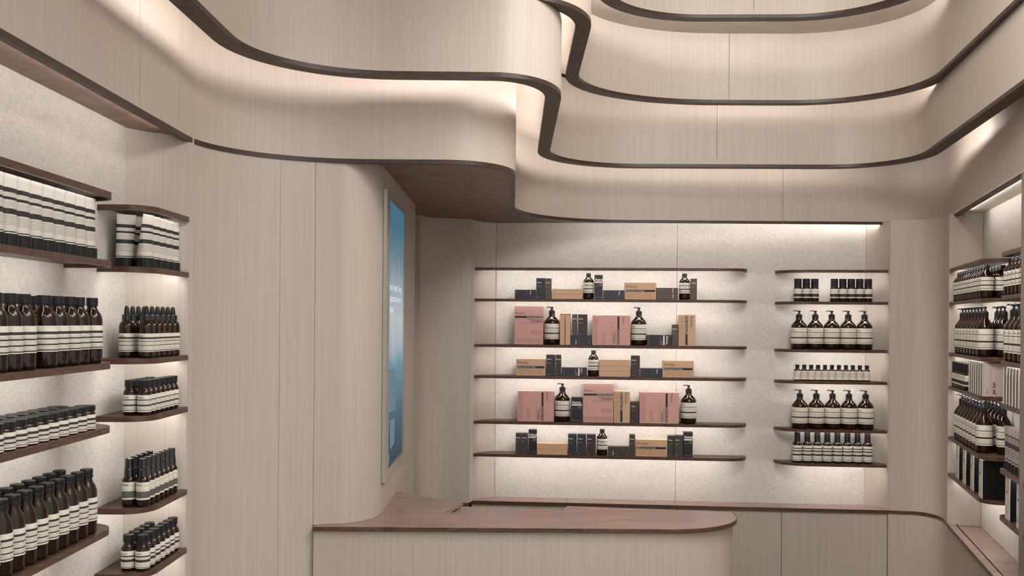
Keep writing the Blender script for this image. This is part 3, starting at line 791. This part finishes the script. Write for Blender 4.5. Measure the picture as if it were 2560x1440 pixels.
# left wall, near shelves
z = Z_L[1]
for i in range(11):
    put('tube', -0.899, 2.066 - 0.0470 * i, z, 90, nth('white printed squeeze tube in the long row', i, 'the rounded shelf end'), 'long row of white tubes')
z = Z_L[2]
for i, y in enumerate((2.072, 2.0185, 1.968, 1.922)):
    put('toner', -0.888 - (i % 2) * 0.004, y, z, 28 + jit(3), nth('slim amber screw-cap bottle, front row', i, 'the rounded shelf end'), 'slim bottles behind the broad bottle')
put('toner', -0.892, 1.868, z, 28, 'broad amber screw-cap bottle in the middle of the left-wall front row', None, (1.17, 1.17, 1.0))
for i, y in enumerate((1.785, 1.735, 1.685, 1.635)):
    put('toner', -0.889, y, z, 28 + jit(3), nth('slim amber screw-cap bottle on the shop-front side', i, 'the broad bottle'), 'slim bottles in front of the broad bottle')
for i in range(6):
    put('toner', -0.944, 2.040 - 0.049 * i, z, 28 + jit(3), nth('slim amber screw-cap bottle against the fabric', i, 'the rounded shelf end'), 'back row of screw-cap bottles')
z = Z_L[3]
for i in range(11):
    put('jar', -0.889, 2.044 - 0.0412 * i, z, 30 + jit(4), nth('squat amber jar in the front row of jars', i, 'the rounded shelf end'), 'front row of jars')
for i in range(10):
    put('jar', -0.934, 2.018 - 0.0412 * i, z, 30 + jit(4), nth('squat amber jar in the row nearest the fabric', i, 'the rounded shelf end'), 'back row of jars')
z = Z_L[4]
for i in range(11):
    put('shampoo', -0.890, 2.056 - 0.0435 * i, z, 27 + jit(3), nth('tall amber flip-cap bottle in the front row', i, 'the rounded shelf end'), 'front row of tall flip-cap bottles')
for i in range(8):
    put('shampoo', -0.938, 2.036 - 0.0435 * i, z, 27 + jit(3), nth('tall amber flip-cap bottle in the row behind', i, 'the rounded shelf end'), 'back row of tall flip-cap bottles')
# left corner shelves
z = Z_L[1]
for i in range(5):
    put('tube', -0.897, 2.392 + 0.0465 * i, z, 78, nth('white squeeze tube along the corner shelf edge', i, 'the curved shelf front'), 'corner-shelf tubes by the edge')
for i in range(3):
    put('tube', -0.947, 2.395 + 0.050 * i, z, 40, nth('white squeeze tube on the corner shelf nearest the fabric', i, 'the shelf front'), 'corner-shelf tubes by the fabric')
def corner_rows(k, z, x1, y1, x2, y2, pitch, n1, n2, what):
    for i in range(n1):
        put(k, x1, y1 + pitch * i, z, 26 + jit(3), nth(what + ', edge row', i, 'the curved shelf front'), what + 's, edge row')
    for i in range(n2):
        put(k, x2, y2 + pitch * i, z, 26 + jit(3), nth(what + ', fabric-side row', i, 'the curved shelf front'), what + 's, fabric row')
corner_rows('dropper', Z_L[2], -0.888, 2.380, -0.9375, 2.385, 0.0370, 6, 4, 'amber dropper bottle with black rubber bulb')
corner_rows('wide', Z_L[3], -0.886, 2.365, -0.9205, 2.366, 0.0325, 7, 5, 'short amber bottle with wide black cap')
corner_rows('spray', Z_L[4], -0.886, 2.362, -0.9205, 2.364, 0.0325, 7, 5, 'amber spray bottle with tall black overcap')
corner_rows('small', Z_L[5], -0.887, 2.366, -0.9225, 2.368, 0.0345, 7, 5, 'small amber bottle with smooth black cap')

# back wall, short shelves
def xb(px, y): return (px - CX) * y / F
def back_row(k, pxs, z, label, group, inset):
    for i, p in enumerate(reversed(pxs)):
        y = yfr(1.5) + inset
        x = xb(p, y); y = yfr(x) + inset
        put(k, x, y, z, -12 + jit(3), nth(label, i, 'the column'), group)
back_row('roll', (1996, 2016.6, 2037.2), Z_BR[1], 'roll-on bottle in the group of three', 'three roll-on bottles', 0.030)
back_row('roll', (2085, 2105.5, 2126, 2146.4, 2167), Z_BR[1], 'roll-on bottle in the group of five', 'five roll-on bottles', 0.030)
back_row('pump', (1999.4, 2039, 2079, 2119, 2158.6), Z_BR[2], 'amber pump bottle below the roll-on bottles', 'upper row of pump bottles', 0.045)
back_row('mini', [1996.2 + 16.9 * i for i in range(11)], Z_BR[3], 'tiny amber bottle in the row of eleven', 'row of tiny bottles', 0.028)
back_row('pump', (2003, 2043, 2082.5, 2122.5, 2162.7), Z_BR[4], 'amber pump bottle below the tiny bottles', 'lower row of pump bottles', 0.045)
back_row('tall', [1997.5 + 24.4 * i for i in range(8)], Z_BR[5], 'amber bottle with tall glossy black cap', 'row of tall-capped bottles', 0.032)

# right wall
def rpos(y, inset): return (xface(y) + 0.9668 * inset, y - 0.2556 * inset)
def right_row(k, z, y0, pitch, n, inset, rot, label, group, scale=None):
    for i in range(n):
        x, y = rpos(y0 + pitch * 0.9668 * i, inset)
        put(k, x, y, z, rot + jit(3), nth(label, i, 'the gap between the shelves'), group, scale)
right_row('flip', Z_R[1], 3.690, 0.0530, 11, 0.031, -34, 'flip-cap bottle, front row, right corner shelf', 'front row of capped bottles, right corner')
right_row('flip', Z_R[1], 3.690, 0.0530, 4, 0.086, -34, 'flip-cap bottle, row behind, right corner shelf', 'back row of capped bottles, right corner')
right_row('flip', Z_R[1], 3.296, -0.0530, 5, 0.031, -34, 'flip-cap bottle by the slotted post', 'capped bottles by the post')
PS = (0.84, 0.84, 1.04)
right_row('pump', Z_R[2], 3.735, 0.0640, 8, 0.037, -34, 'pump bottle, front row, above the boxed sets', 'front pump bottles above the boxed sets', PS)
right_row('pump', Z_R[2], 3.700, 0.0640, 3, 0.098, -34, 'pump bottle, row behind, above the boxed sets', 'back pump bottles above the boxed sets', (0.68, 0.68, 1.04))
right_row('pump', Z_R[2], 3.290, -0.0640, 4, 0.037, -34, 'pump bottle by the slotted post', 'pump bottles by the post', PS)
right_row('roll', Z_R[3], 3.965, 0.0385, 8, 0.024, -34, 'roll-on bottle, front row, beside the boxed sets', 'front roll-on bottles, right corner')
right_row('roll', Z_R[3], 3.965, 0.0385, 4, 0.064, -34, 'roll-on bottle, row behind, beside the boxed sets', 'back roll-on bottles, right corner')
right_row('pump', Z_R[4], 3.735, 0.0640, 8, 0.037, -34, 'pump bottle, front row, below the boxed sets', 'front pump bottles below the boxed sets', PS)
right_row('pump', Z_R[4], 3.700, 0.0640, 6, 0.098, -34, 'pump bottle, row behind, below the boxed sets', 'back pump bottles below the boxed sets', (0.68, 0.68, 1.04))
right_row('greytube', Z_R[4], 3.305, -0.0470, 6, 0.035, -80, 'grey squeeze tube by the slotted post', 'grey tubes by the post', (1, 1, 1.12))

# ------------------------------------------------------------------ boxes on the right wall
def rbox(name, label, cat, y, inset, wd, dp, h, z, mat, group, front=None, end=None, edge='white_card', rot=0.0):
    """carton standing on a right-hand shelf: local x runs along the wall away from the camera side, local -y faces the room"""
    x, yy = rpos(y, inset)
    t = ob(name, mk(name, *bevel_box(-wd / 2, wd / 2, 0, dp, 0, h, 0.0008), mat), None, (x, yy, EYE + z + 0.0004))
    t.rotation_euler.z = math.atan2(-0.9668, -0.2556) + rot     # local +x -> towards the shop front
    tag(t, label, cat, group)
    if front: G('front_face', bevel_box(-wd / 2 + 0.0005, wd / 2 - 0.0005, -0.0012, 0.0003, 0.0005, h - 0.0005, 0.0003), edge, t, 0)
    return t
def on_end(g, wd): return [(wd / 2 + 0.0011, x, z_) for x, z_ in g[0]], g[1]
# boxed sets: narrow white spines, one cover facing the shop front
hz = Z_R[2] - Z_R[3] - TH - 0.006
ybs = [3.625 + 0.0400 * i for i in range(7)]
for i, y in enumerate(ybs):
    nm = 'beige boxed set showing its wide cover with large black writing' if i == 0 else nth('white-spined boxed set in the corner row', i - 1, 'the lettered one')
    t = rbox('boxed_set', nm, 'box', y, 0.008, 0.020, 0.108, hz, Z_R[3], 'umber_card', None if i == 0 else 'boxed sets behind the lettered one', True)
    if i == 0:
        cov = G('cover', bevel_box(0.010, 0.0112, 0.001, 0.107, 0.001, hz - 0.001, 0.0003), 'beige_card', t, 0)
        def endtext(st, size, yy_, z0, bold=0.0):
            gv, gf = text_geo(st, size, bold=bold)
            return [(0.0116, yy_ + -b_, z0 + a_) for a_, b_, _ in gv], gf
        G('lettering', endtext('Jet Set', 0.0165, 0.0415, 0.010, 0.0003), 'ink', cov, 0)
        G('lettering', endtext('Aesop.', 0.0085, 0.0165, 0.010), 'ink_soft', cov, 0)
        G('rule', box(0.0113, 0.0116, 0.0245, 0.0250, 0.008, hz - 0.02), 'ink', cov, 0)
        G('rule', box(0.0113, 0.0116, 0.0455, 0.0459, 0.030, hz - 0.02), 'ink_grey', cov, 0)
for i in range(6):
    rbox('boxed_set', nth('white-spined boxed set by the slotted post', i, 'the lettered one'), 'box', 3.295 - 0.0400 * i, 0.008, 0.020, 0.108, hz + 0.0, Z_R[3], 'umber_card', 'boxed sets by the post', True)
# white-fronted black boxes on the lowest shelf
hb = Z_R[4] - Z_R[5] - TH - 0.004
def wide_box(y, label, group):
    t = rbox('gift_box', label, 'box', y, 0.010, 0.066, 0.105, hb, Z_R[5], 'jet_card', group, True)
    ft = t.children[0]
    bars = []
    for zz, x0_, x1_ in ((0.105, -0.022, 0.026), (0.092, -0.020, 0.000), (0.087, -0.020, 0.006), (0.040, -0.024, -0.004), (0.034, -0.024, 0.000), (0.026, -0.024, 0.004), (0.020, -0.024, 0.000)):
        bars.append(box(x0_, x1_, -0.0016, -0.0013, zz, zz + (0.0025 if zz in (0.092, 0.087) else 0.0011)))
    G('print', join(*bars), 'ink', ft, 0)
for i, y in enumerate((3.650, 3.805, 3.960, 4.105)):
    wide_box(y, nth('white-fronted black box on the corner shelf', i, 'the gap between the shelves'), 'white-fronted boxes, right corner')
for i, y in enumerate((3.235, 3.085)):
    wide_box(y, nth('white-fronted black box by the slotted post', i, 'the gap between the shelves'), 'white-fronted boxes by the post')

# ------------------------------------------------------------------ cartons on the long back shelves
CARD = {'navy': 'navy_card', 'brown': 'brown_card', 'dbrown': 'darkbrown_card', 'olive': 'olive_card', 'black': 'black_card', 'tan': 'tan_card', 'pink': 'pink_card'}
def carton(row, x0, x1, hpx, style, label, lift=0.0, depth=None, group=None):
    """row: long shelf index; x0..x1 pixel extent of the front face; hpx pixel height"""
    zt = Z_BL[row]
    col, var = style.split(':')
    inset = 0.014
    xm = xb((x0 + x1) / 2, 4.68); y = yfr(xm) + inset
    y = yfr(xb((x0 + x1) / 2, y)) + inset
    X0, X1 = xb(x0 + 0.5, y), xb(x1 - 0.5, y); wd = X1 - X0; h = hpx * y / F
    if depth is None: depth = {'pink': 0.075, 'tan': 0.06, 'navy': 0.045}.get(col, 0.04)
    t = ob('carton', mk('carton', *bevel_box(-wd / 2, wd / 2, 0, depth, 0, h, 0.0006), CARD[col]), None, ((X0 + X1) / 2, y, EYE + zt + 0.0004 + lift), -0.084)
    tag(t, label, 'carton', group)
    e = -0.0004
    def band(bx0, bx1, bz0, bz1, mat='band_black', nm='band'):
        return G(nm, box(bx0, bx1, e, 0.0002, bz0, bz1), mat, t, 0)
    def fine(bx0, bx1, bz0, bz1, mat, turned=False):
        v, f = box(bx0, bx1, e, 0.0002, bz0, bz1)
        uv = [((q[0] - bx0) / (bx1 - bx0), (q[2] - bz0) / (bz1 - bz0)) for q in v]
        if turned: uv = [(b_, a_) for a_, b_ in uv]
        ob('fine_print', mk('fine_print', v, f, mat, 0, uv), t)
    def write(s, size, x, zz, mat, align='LEFT', bold=0.0, turn=0, yy=-0.0007):
        G('lettering', text_front(s, size, x, zz, yy, align, bold, turn), mat, t, 0)
    l = -wd / 2
    if var == 'soap':          # tan carton: name, black band, fine print
        write('Aesop.', h * 0.25, l + wd * 0.03, h * 0.70, 'ink_soft')
        band(l + wd * 0.025, l + wd * 0.965, h * 0.44, h * 0.575)
        write('Savon pour le Corps', h * 0.13, l + wd * 0.04, h * 0.47, 'ink_white')
        fine(l + wd * 0.04, l + wd * 0.95, h * 0.08, h * 0.40, 'print_tan')
    elif var == 'soapturn':
        write('Aesop.', wd * 0.26, l + wd * 0.69, h * 0.965, 'ink_soft', turn=-90)
        band(l + wd * 0.40, l + wd * 0.54, h * 0.03, h * 0.965)
        write('Body Cleansing Slab', wd * 0.135, l + wd * 0.435, h * 0.95, 'ink_white', turn=-90)
        fine(l + wd * 0.05, l + wd * 0.37, h * 0.04, h * 0.95, 'print_tan', True)
    elif var == 'duet':        # pink carton upright
        write('Aesop.', h * 0.085, l + wd * 0.025, h * 0.785, 'ink_soft')
        band(l + wd * 0.015, l + wd * 0.985, h * 0.685, h * 0.735)
        write('Resurrection Duet', h * 0.052, l + wd * 0.97, h * 0.697, 'ink_white', 'RIGHT')
        write('Duo Resurrection', h * 0.05, l + wd * 0.97, h * 0.625, 'ink_soft', 'RIGHT', 0.0001)
        write('\u8ce6\u6d3b\u82b3\u9999\u8b77\u624b\u7d44', h * 0.042, l + wd * 0.97, h * 0.575, 'ink_soft', 'RIGHT', 0.0001)
        write('\u30ec\u30b6\u30ec\u30af\u30b7\u30e7\u30f3 \u30c7\u30e5\u30a8\u30c3\u30c8', h * 0.042, l + wd * 0.97, h * 0.525, 'ink_soft', 'RIGHT')
        fine(l + wd * 0.60, l + wd * 0.97, h * 0.25, h * 0.37, 'print_pink')
        fine(l + wd * 0.03, l + wd * 0.97, h * 0.04, h * 0.17, 'print_pink')
    elif var == 'duetturn':
        write('Aesop.', wd * 0.085, l + wd * 0.795, h * 0.965, 'ink_soft', turn=-90)
        band(l + wd * 0.66, l + wd * 0.715, h * 0.03, h * 0.965)
        write('Resurrection Duet', wd * 0.05, l + wd * 0.675, h * 0.05, 'ink_white', 'RIGHT', turn=-90)
        write('Duo Resurrection', wd * 0.048, l + wd * 0.605, h * 0.05, 'ink_soft', 'RIGHT', 0.0001, turn=-90)
        write('\u8ce6\u6d3b\u82b3\u9999\u8b77\u624b\u7d44', wd * 0.04, l + wd * 0.555, h * 0.05, 'ink_soft', 'RIGHT', 0.0001, turn=-90)
        write('\u30ec\u30b6\u30ec\u30af\u30b7\u30e7\u30f3 \u30c7\u30e5\u30a8\u30c3\u30c8', wd * 0.04, l + wd * 0.505, h * 0.05, 'ink_soft', 'RIGHT', turn=-90)
        fine(l + wd * 0.25, l + wd * 0.36, h * 0.04, h * 0.42, 'print_pink', True)
        fine(l + wd * 0.03, l + wd * 0.15, h * 0.04, h * 0.95, 'print_pink', True)
    elif var == 'bold':        # black upright with white band
        write('Aesop.', h * 0.135, l + wd * 0.06, h * 0.76, 'ink_white', bold=0.0005)
        band(l + wd * 0.05, l + wd * 0.95, h * 0.665, h * 0.73, 'band_white')
        band(l + wd * 0.52, l + wd * 0.93, h * 0.612, h * 0.632, 'ink_grey', 'print_line')
        band(l + wd * 0.62, l + wd * 0.93, h * 0.570, h * 0.588, 'ink_grey', 'print_line')
        band(l + wd * 0.10, l + wd * 0.93, h * 0.535, h * 0.545, 'ink_grey', 'print_line')
        band(l + wd * 0.06, l + wd * 0.93, h * 0.07, h * 0.08, 'ink_grey', 'print_line')
    elif var == 'boldturn':
        write('Aesop.', h * 0.20 if wd > h * 2.6 else h * 0.3, l + wd * 0.775, h * 0.93, 'ink_white', bold=0.0003, turn=-90)
        band(l + wd * 0.655, l + wd * 0.715, h * 0.05, h * 0.95, 'band_white')
        for q_, a_ in ((0.61, 0.55), (0.575, 0.42), (0.53, 0.85)):
            band(l + wd * q_, l + wd * (q_ + 0.015), h * 0.06, h * a_, 'ink_grey', 'print_line')
        band(l + wd * 0.09, l + wd * 0.10, h * 0.06, h * 0.93, 'ink_grey', 'print_line')
    elif var == 'up':          # plain dark upright
        write('Aesop.', h * 0.075, l + wd * 0.08, h * 0.765, 'ink_white', bold=0.0002)
        band(l + wd * 0.09, l + wd * 0.62, h * 0.600, h * 0.610, 'ink_grey', 'print_line')
        band(l + wd * 0.09, l + wd * 0.42, h * 0.570, h * 0.578, 'ink_grey', 'print_line')
        band(l + wd * 0.09, l + wd * 0.40, h * 0.065, h * 0.082, 'ink_grey', 'print_line')
    elif var == 'flat':        # the same lying down
        write('Aesop.', wd * 0.075, l + wd * 0.745, h * 0.93, 'ink_white', bold=0.0002, turn=-90)
        band(l + wd * 0.590, l + wd * 0.600, h * 0.70, h * 0.92, 'ink_grey', 'print_line')
        band(l + wd * 0.07, l + wd * 0.085, h * 0.60, h * 0.90, 'ink_grey', 'print_line')
    elif var == 'flatup':
        write('Aesop.', wd * 0.075, l + wd * 0.26, h * 0.07, 'ink_white', bold=0.0002, turn=90)
        band(l + wd * 0.39, l + wd * 0.40, h * 0.08, h * 0.30, 'ink_grey', 'print_line')
        band(l + wd * 0.90, l + wd * 0.915, h * 0.08, h * 0.40, 'ink_grey', 'print_line')
    elif var == 'slab':        # tan carton seen on its narrow side
        band(l + wd * 0.002, l + wd * 0.998, h * 0.965, h * 0.985, 'ink_soft', 'edge_line')
    return h
def bbottle(k, row, px, label):
    y = yfr(0.6) + (0.045 if k == 'pump' else 0.034)
    x = xb(px, y); y = yfr(x) + (0.045 if k == 'pump' else 0.034); x = xb(px, y)
    put(k, x, y, Z_BL[row], 0 if k == 'pump' else 4, label)

r = 1
carton(r, 1286, 1338.4, 22.6, 'navy:flat', 'navy carton lying flat at the end of the top row')
carton(r, 1339.5, 1362.6, 52, 'navy:up', 'upright navy carton between flat navy and upright brown ones, top row')
carton(r, 1363, 1378, 51.5, 'brown:up', 'upright dark brown carton beside a pair of stacked tan ones, top row')
h = carton(r, 1379.5, 1456, 12.4, 'tan:slab', 'lower of two flat tan cartons in the top row')
carton(r, 1379.5, 1456, 12.6, 'tan:slab', 'upper of two flat tan cartons in the top row', h)
bbottle('flip', r, 1470.5, 'capped amber bottle between the stacked tan cartons and a black carton')
carton(r, 1485, 1506.5, 61, 'black:bold', 'black carton with white name and white band, top row')
carton(r, 1507, 1560.6, 22.6, 'navy:flat', 'flat navy carton between the black carton and a tan lettered one, top row')
carton(r, 1561, 1640, 42, 'tan:soap', 'tan lettered carton with black band, beside two stacked brown cartons')
h = carton(r, 1640.6, 1694.6, 14.8, 'brown:flat', 'lower of two flat brown cartons stacked in the top row')
carton(r, 1640.6, 1694.6, 14.6, 'brown:flat', 'upper of two flat brown cartons stacked in the top row', h)
bbottle('flip', r, 1710.5, 'capped amber bottle beside the upright brown carton ending the top row')
carton(r, 1726.5, 1742, 53, 'brown:up', 'upright brown carton standing alone after the last bottle of the top row')
r = 2
carton(r, 1285.3, 1358.6, 97, 'pink:duet', 'tall pink carton at the end of the second row')
bbottle('pump', r, 1379.7, 'amber pump bottle beside the tall pink carton, second row')
carton(r, 1399.5, 1412.4, 78, 'tan:slab', 'narrow upright tan carton next to the first pump bottle, second row', 0, 0.07)
carton(r, 1413, 1426.6, 78, 'tan:slab', 'narrow upright tan carton touching the flat navy carton, second row', 0, 0.07)
h = carton(r, 1427.4, 1479.6, 23.6, 'navy:flatup', 'flat navy carton with two upright brown cartons standing on it')
carton(r, 1429.8, 1444, 53, 'brown:up', 'narrow brown carton standing on the flat navy one, by the tan cartons', h)
carton(r, 1444.8, 1469, 53, 'dbrown:up', 'wider dark brown carton standing on the flat navy one', h)
carton(r, 1480.6, 1576, 75, 'pink:duetturn', 'wide pink carton on its side in the second row')
bbottle('pump', r, 1597, 'amber pump bottle between a pink carton and a flat black carton, second row')
carton(r, 1616.8, 1680, 27, 'black:boldturn', 'black carton lying on its side with sideways white name, second row')
carton(r, 1680.4, 1696, 53.5, 'brown:up', 'upright brown carton between flat black and tall tan ones, second row')
carton(r, 1696.4, 1739, 78, 'tan:soapturn', 'tall tan carton with sideways lettering ending the second row')
r = 3
carton(r, 1290.6, 1365, 42, 'tan:soap', 'tan lettered carton at the end of the third row, beside a navy one')
carton(r, 1366, 1389, 53, 'navy:up', 'upright navy carton in the third row')
carton(r, 1389.6, 1404, 53, 'dbrown:up', 'upright dark brown carton next to the navy one, third row')
carton(r, 1404.6, 1468.5, 21.4, 'navy:boldturn', 'flat dark navy carton with sideways name and white band, third row')
bbottle('flip', r, 1484.4, 'capped amber bottle in the third row, before three stacked tan cartons')
h = carton(r, 1498.5, 1576.5, 14, 'tan:slab', 'bottom of three flat tan cartons stacked in the third row')
h2 = carton(r, 1498.5, 1576.5, 13.8, 'tan:slab', 'middle of three flat tan cartons stacked in the third row', h)
carton(r, 1498.5, 1576.5, 14.6, 'tan:slab', 'top of three flat tan cartons stacked in the third row', h + h2)
carton(r, 1578, 1601, 53.5, 'dbrown:up', 'upright dark brown carton after the three stacked tan ones')
carton(r, 1602, 1656.6, 22, 'navy:flat', 'flat navy carton before the last tan carton, third row')
carton(r, 1657.2, 1735.5, 42, 'tan:soap', 'tan lettered carton ending the third row, next to flat navy')
r = 4
carton(r, 1295, 1386.7, 76, 'pink:duetturn', 'wide pink carton on its side opening the fourth row of cartons')
bbottle('pump', r, 1407.5, 'amber pump bottle between a pink and a black carton, fourth row')
carton(r, 1429, 1458.4, 62, 'black:bold', 'wide black carton with white name in the fourth row')
carton(r, 1459, 1535.4, 98, 'pink:duet', 'tall pink carton between black and tan cartons, fourth row')
carton(r, 1536, 1577, 79, 'tan:soapturn', 'tall tan carton with sideways lettering beside the tall pink one, fourth row')
carton(r, 1577.4, 1600, 53, 'dbrown:up', 'upright dark brown carton between tan and pink ones, fourth row')
carton(r, 1600.6, 1699, 78, 'pink:duetturn', 'wide pink carton on its side ending the cartons of the fourth row')
bbottle('pump', r, 1723, 'amber pump bottle standing last in the fourth row')
r = 5
carton(r, 1291, 1305.4, 52, 'olive:up', 'upright olive carton ending the bottom row')
carton(r, 1306, 1321.6, 52, 'olive:up', 'upright olive carton touching the first black carton, bottom row')
carton(r, 1323, 1344, 61.5, 'black:bold', 'black carton with white name beside two flat tan ones, bottom row')
h = carton(r, 1344.6, 1421, 13.6, 'tan:slab', 'lower of two flat tan cartons in the bottom row')
carton(r, 1344.6, 1421, 13.6, 'tan:slab', 'upper of two flat tan cartons in the bottom row', h)
carton(r, 1422, 1444.4, 52, 'navy:up', 'dark upright carton next to the flat tan ones, first of three alike')
carton(r, 1445, 1468, 52, 'navy:up', 'dark upright carton in the middle of three alike, bottom row')
carton(r, 1468.6, 1492.4, 52, 'dbrown:up', 'dark brownish upright carton, third of three beside the bottle')
bbottle('flip', r, 1507.6, 'capped amber bottle in the bottom row')
carton(r, 1522.2, 1575, 23, 'olive:flatup', 'flat olive carton beside the bottle in the bottom row')
carton(r, 1575.6, 1590.6, 54, 'olive:up', 'upright olive carton between the flat olive and the tan lettered one')
carton(r, 1592, 1670.6, 42, 'tan:soap', 'tan lettered carton between olive cartons, bottom row')
carton(r, 1671.2, 1687, 53, 'olive:up', 'narrow olive carton after the tan lettered one, bottom row')
carton(r, 1687.6, 1710.4, 54, 'olive:up', 'wider olive carton beside the last black carton, bottom row')
carton(r, 1711, 1734.6, 63, 'black:bold', 'black carton with white name standing last in the bottom row')
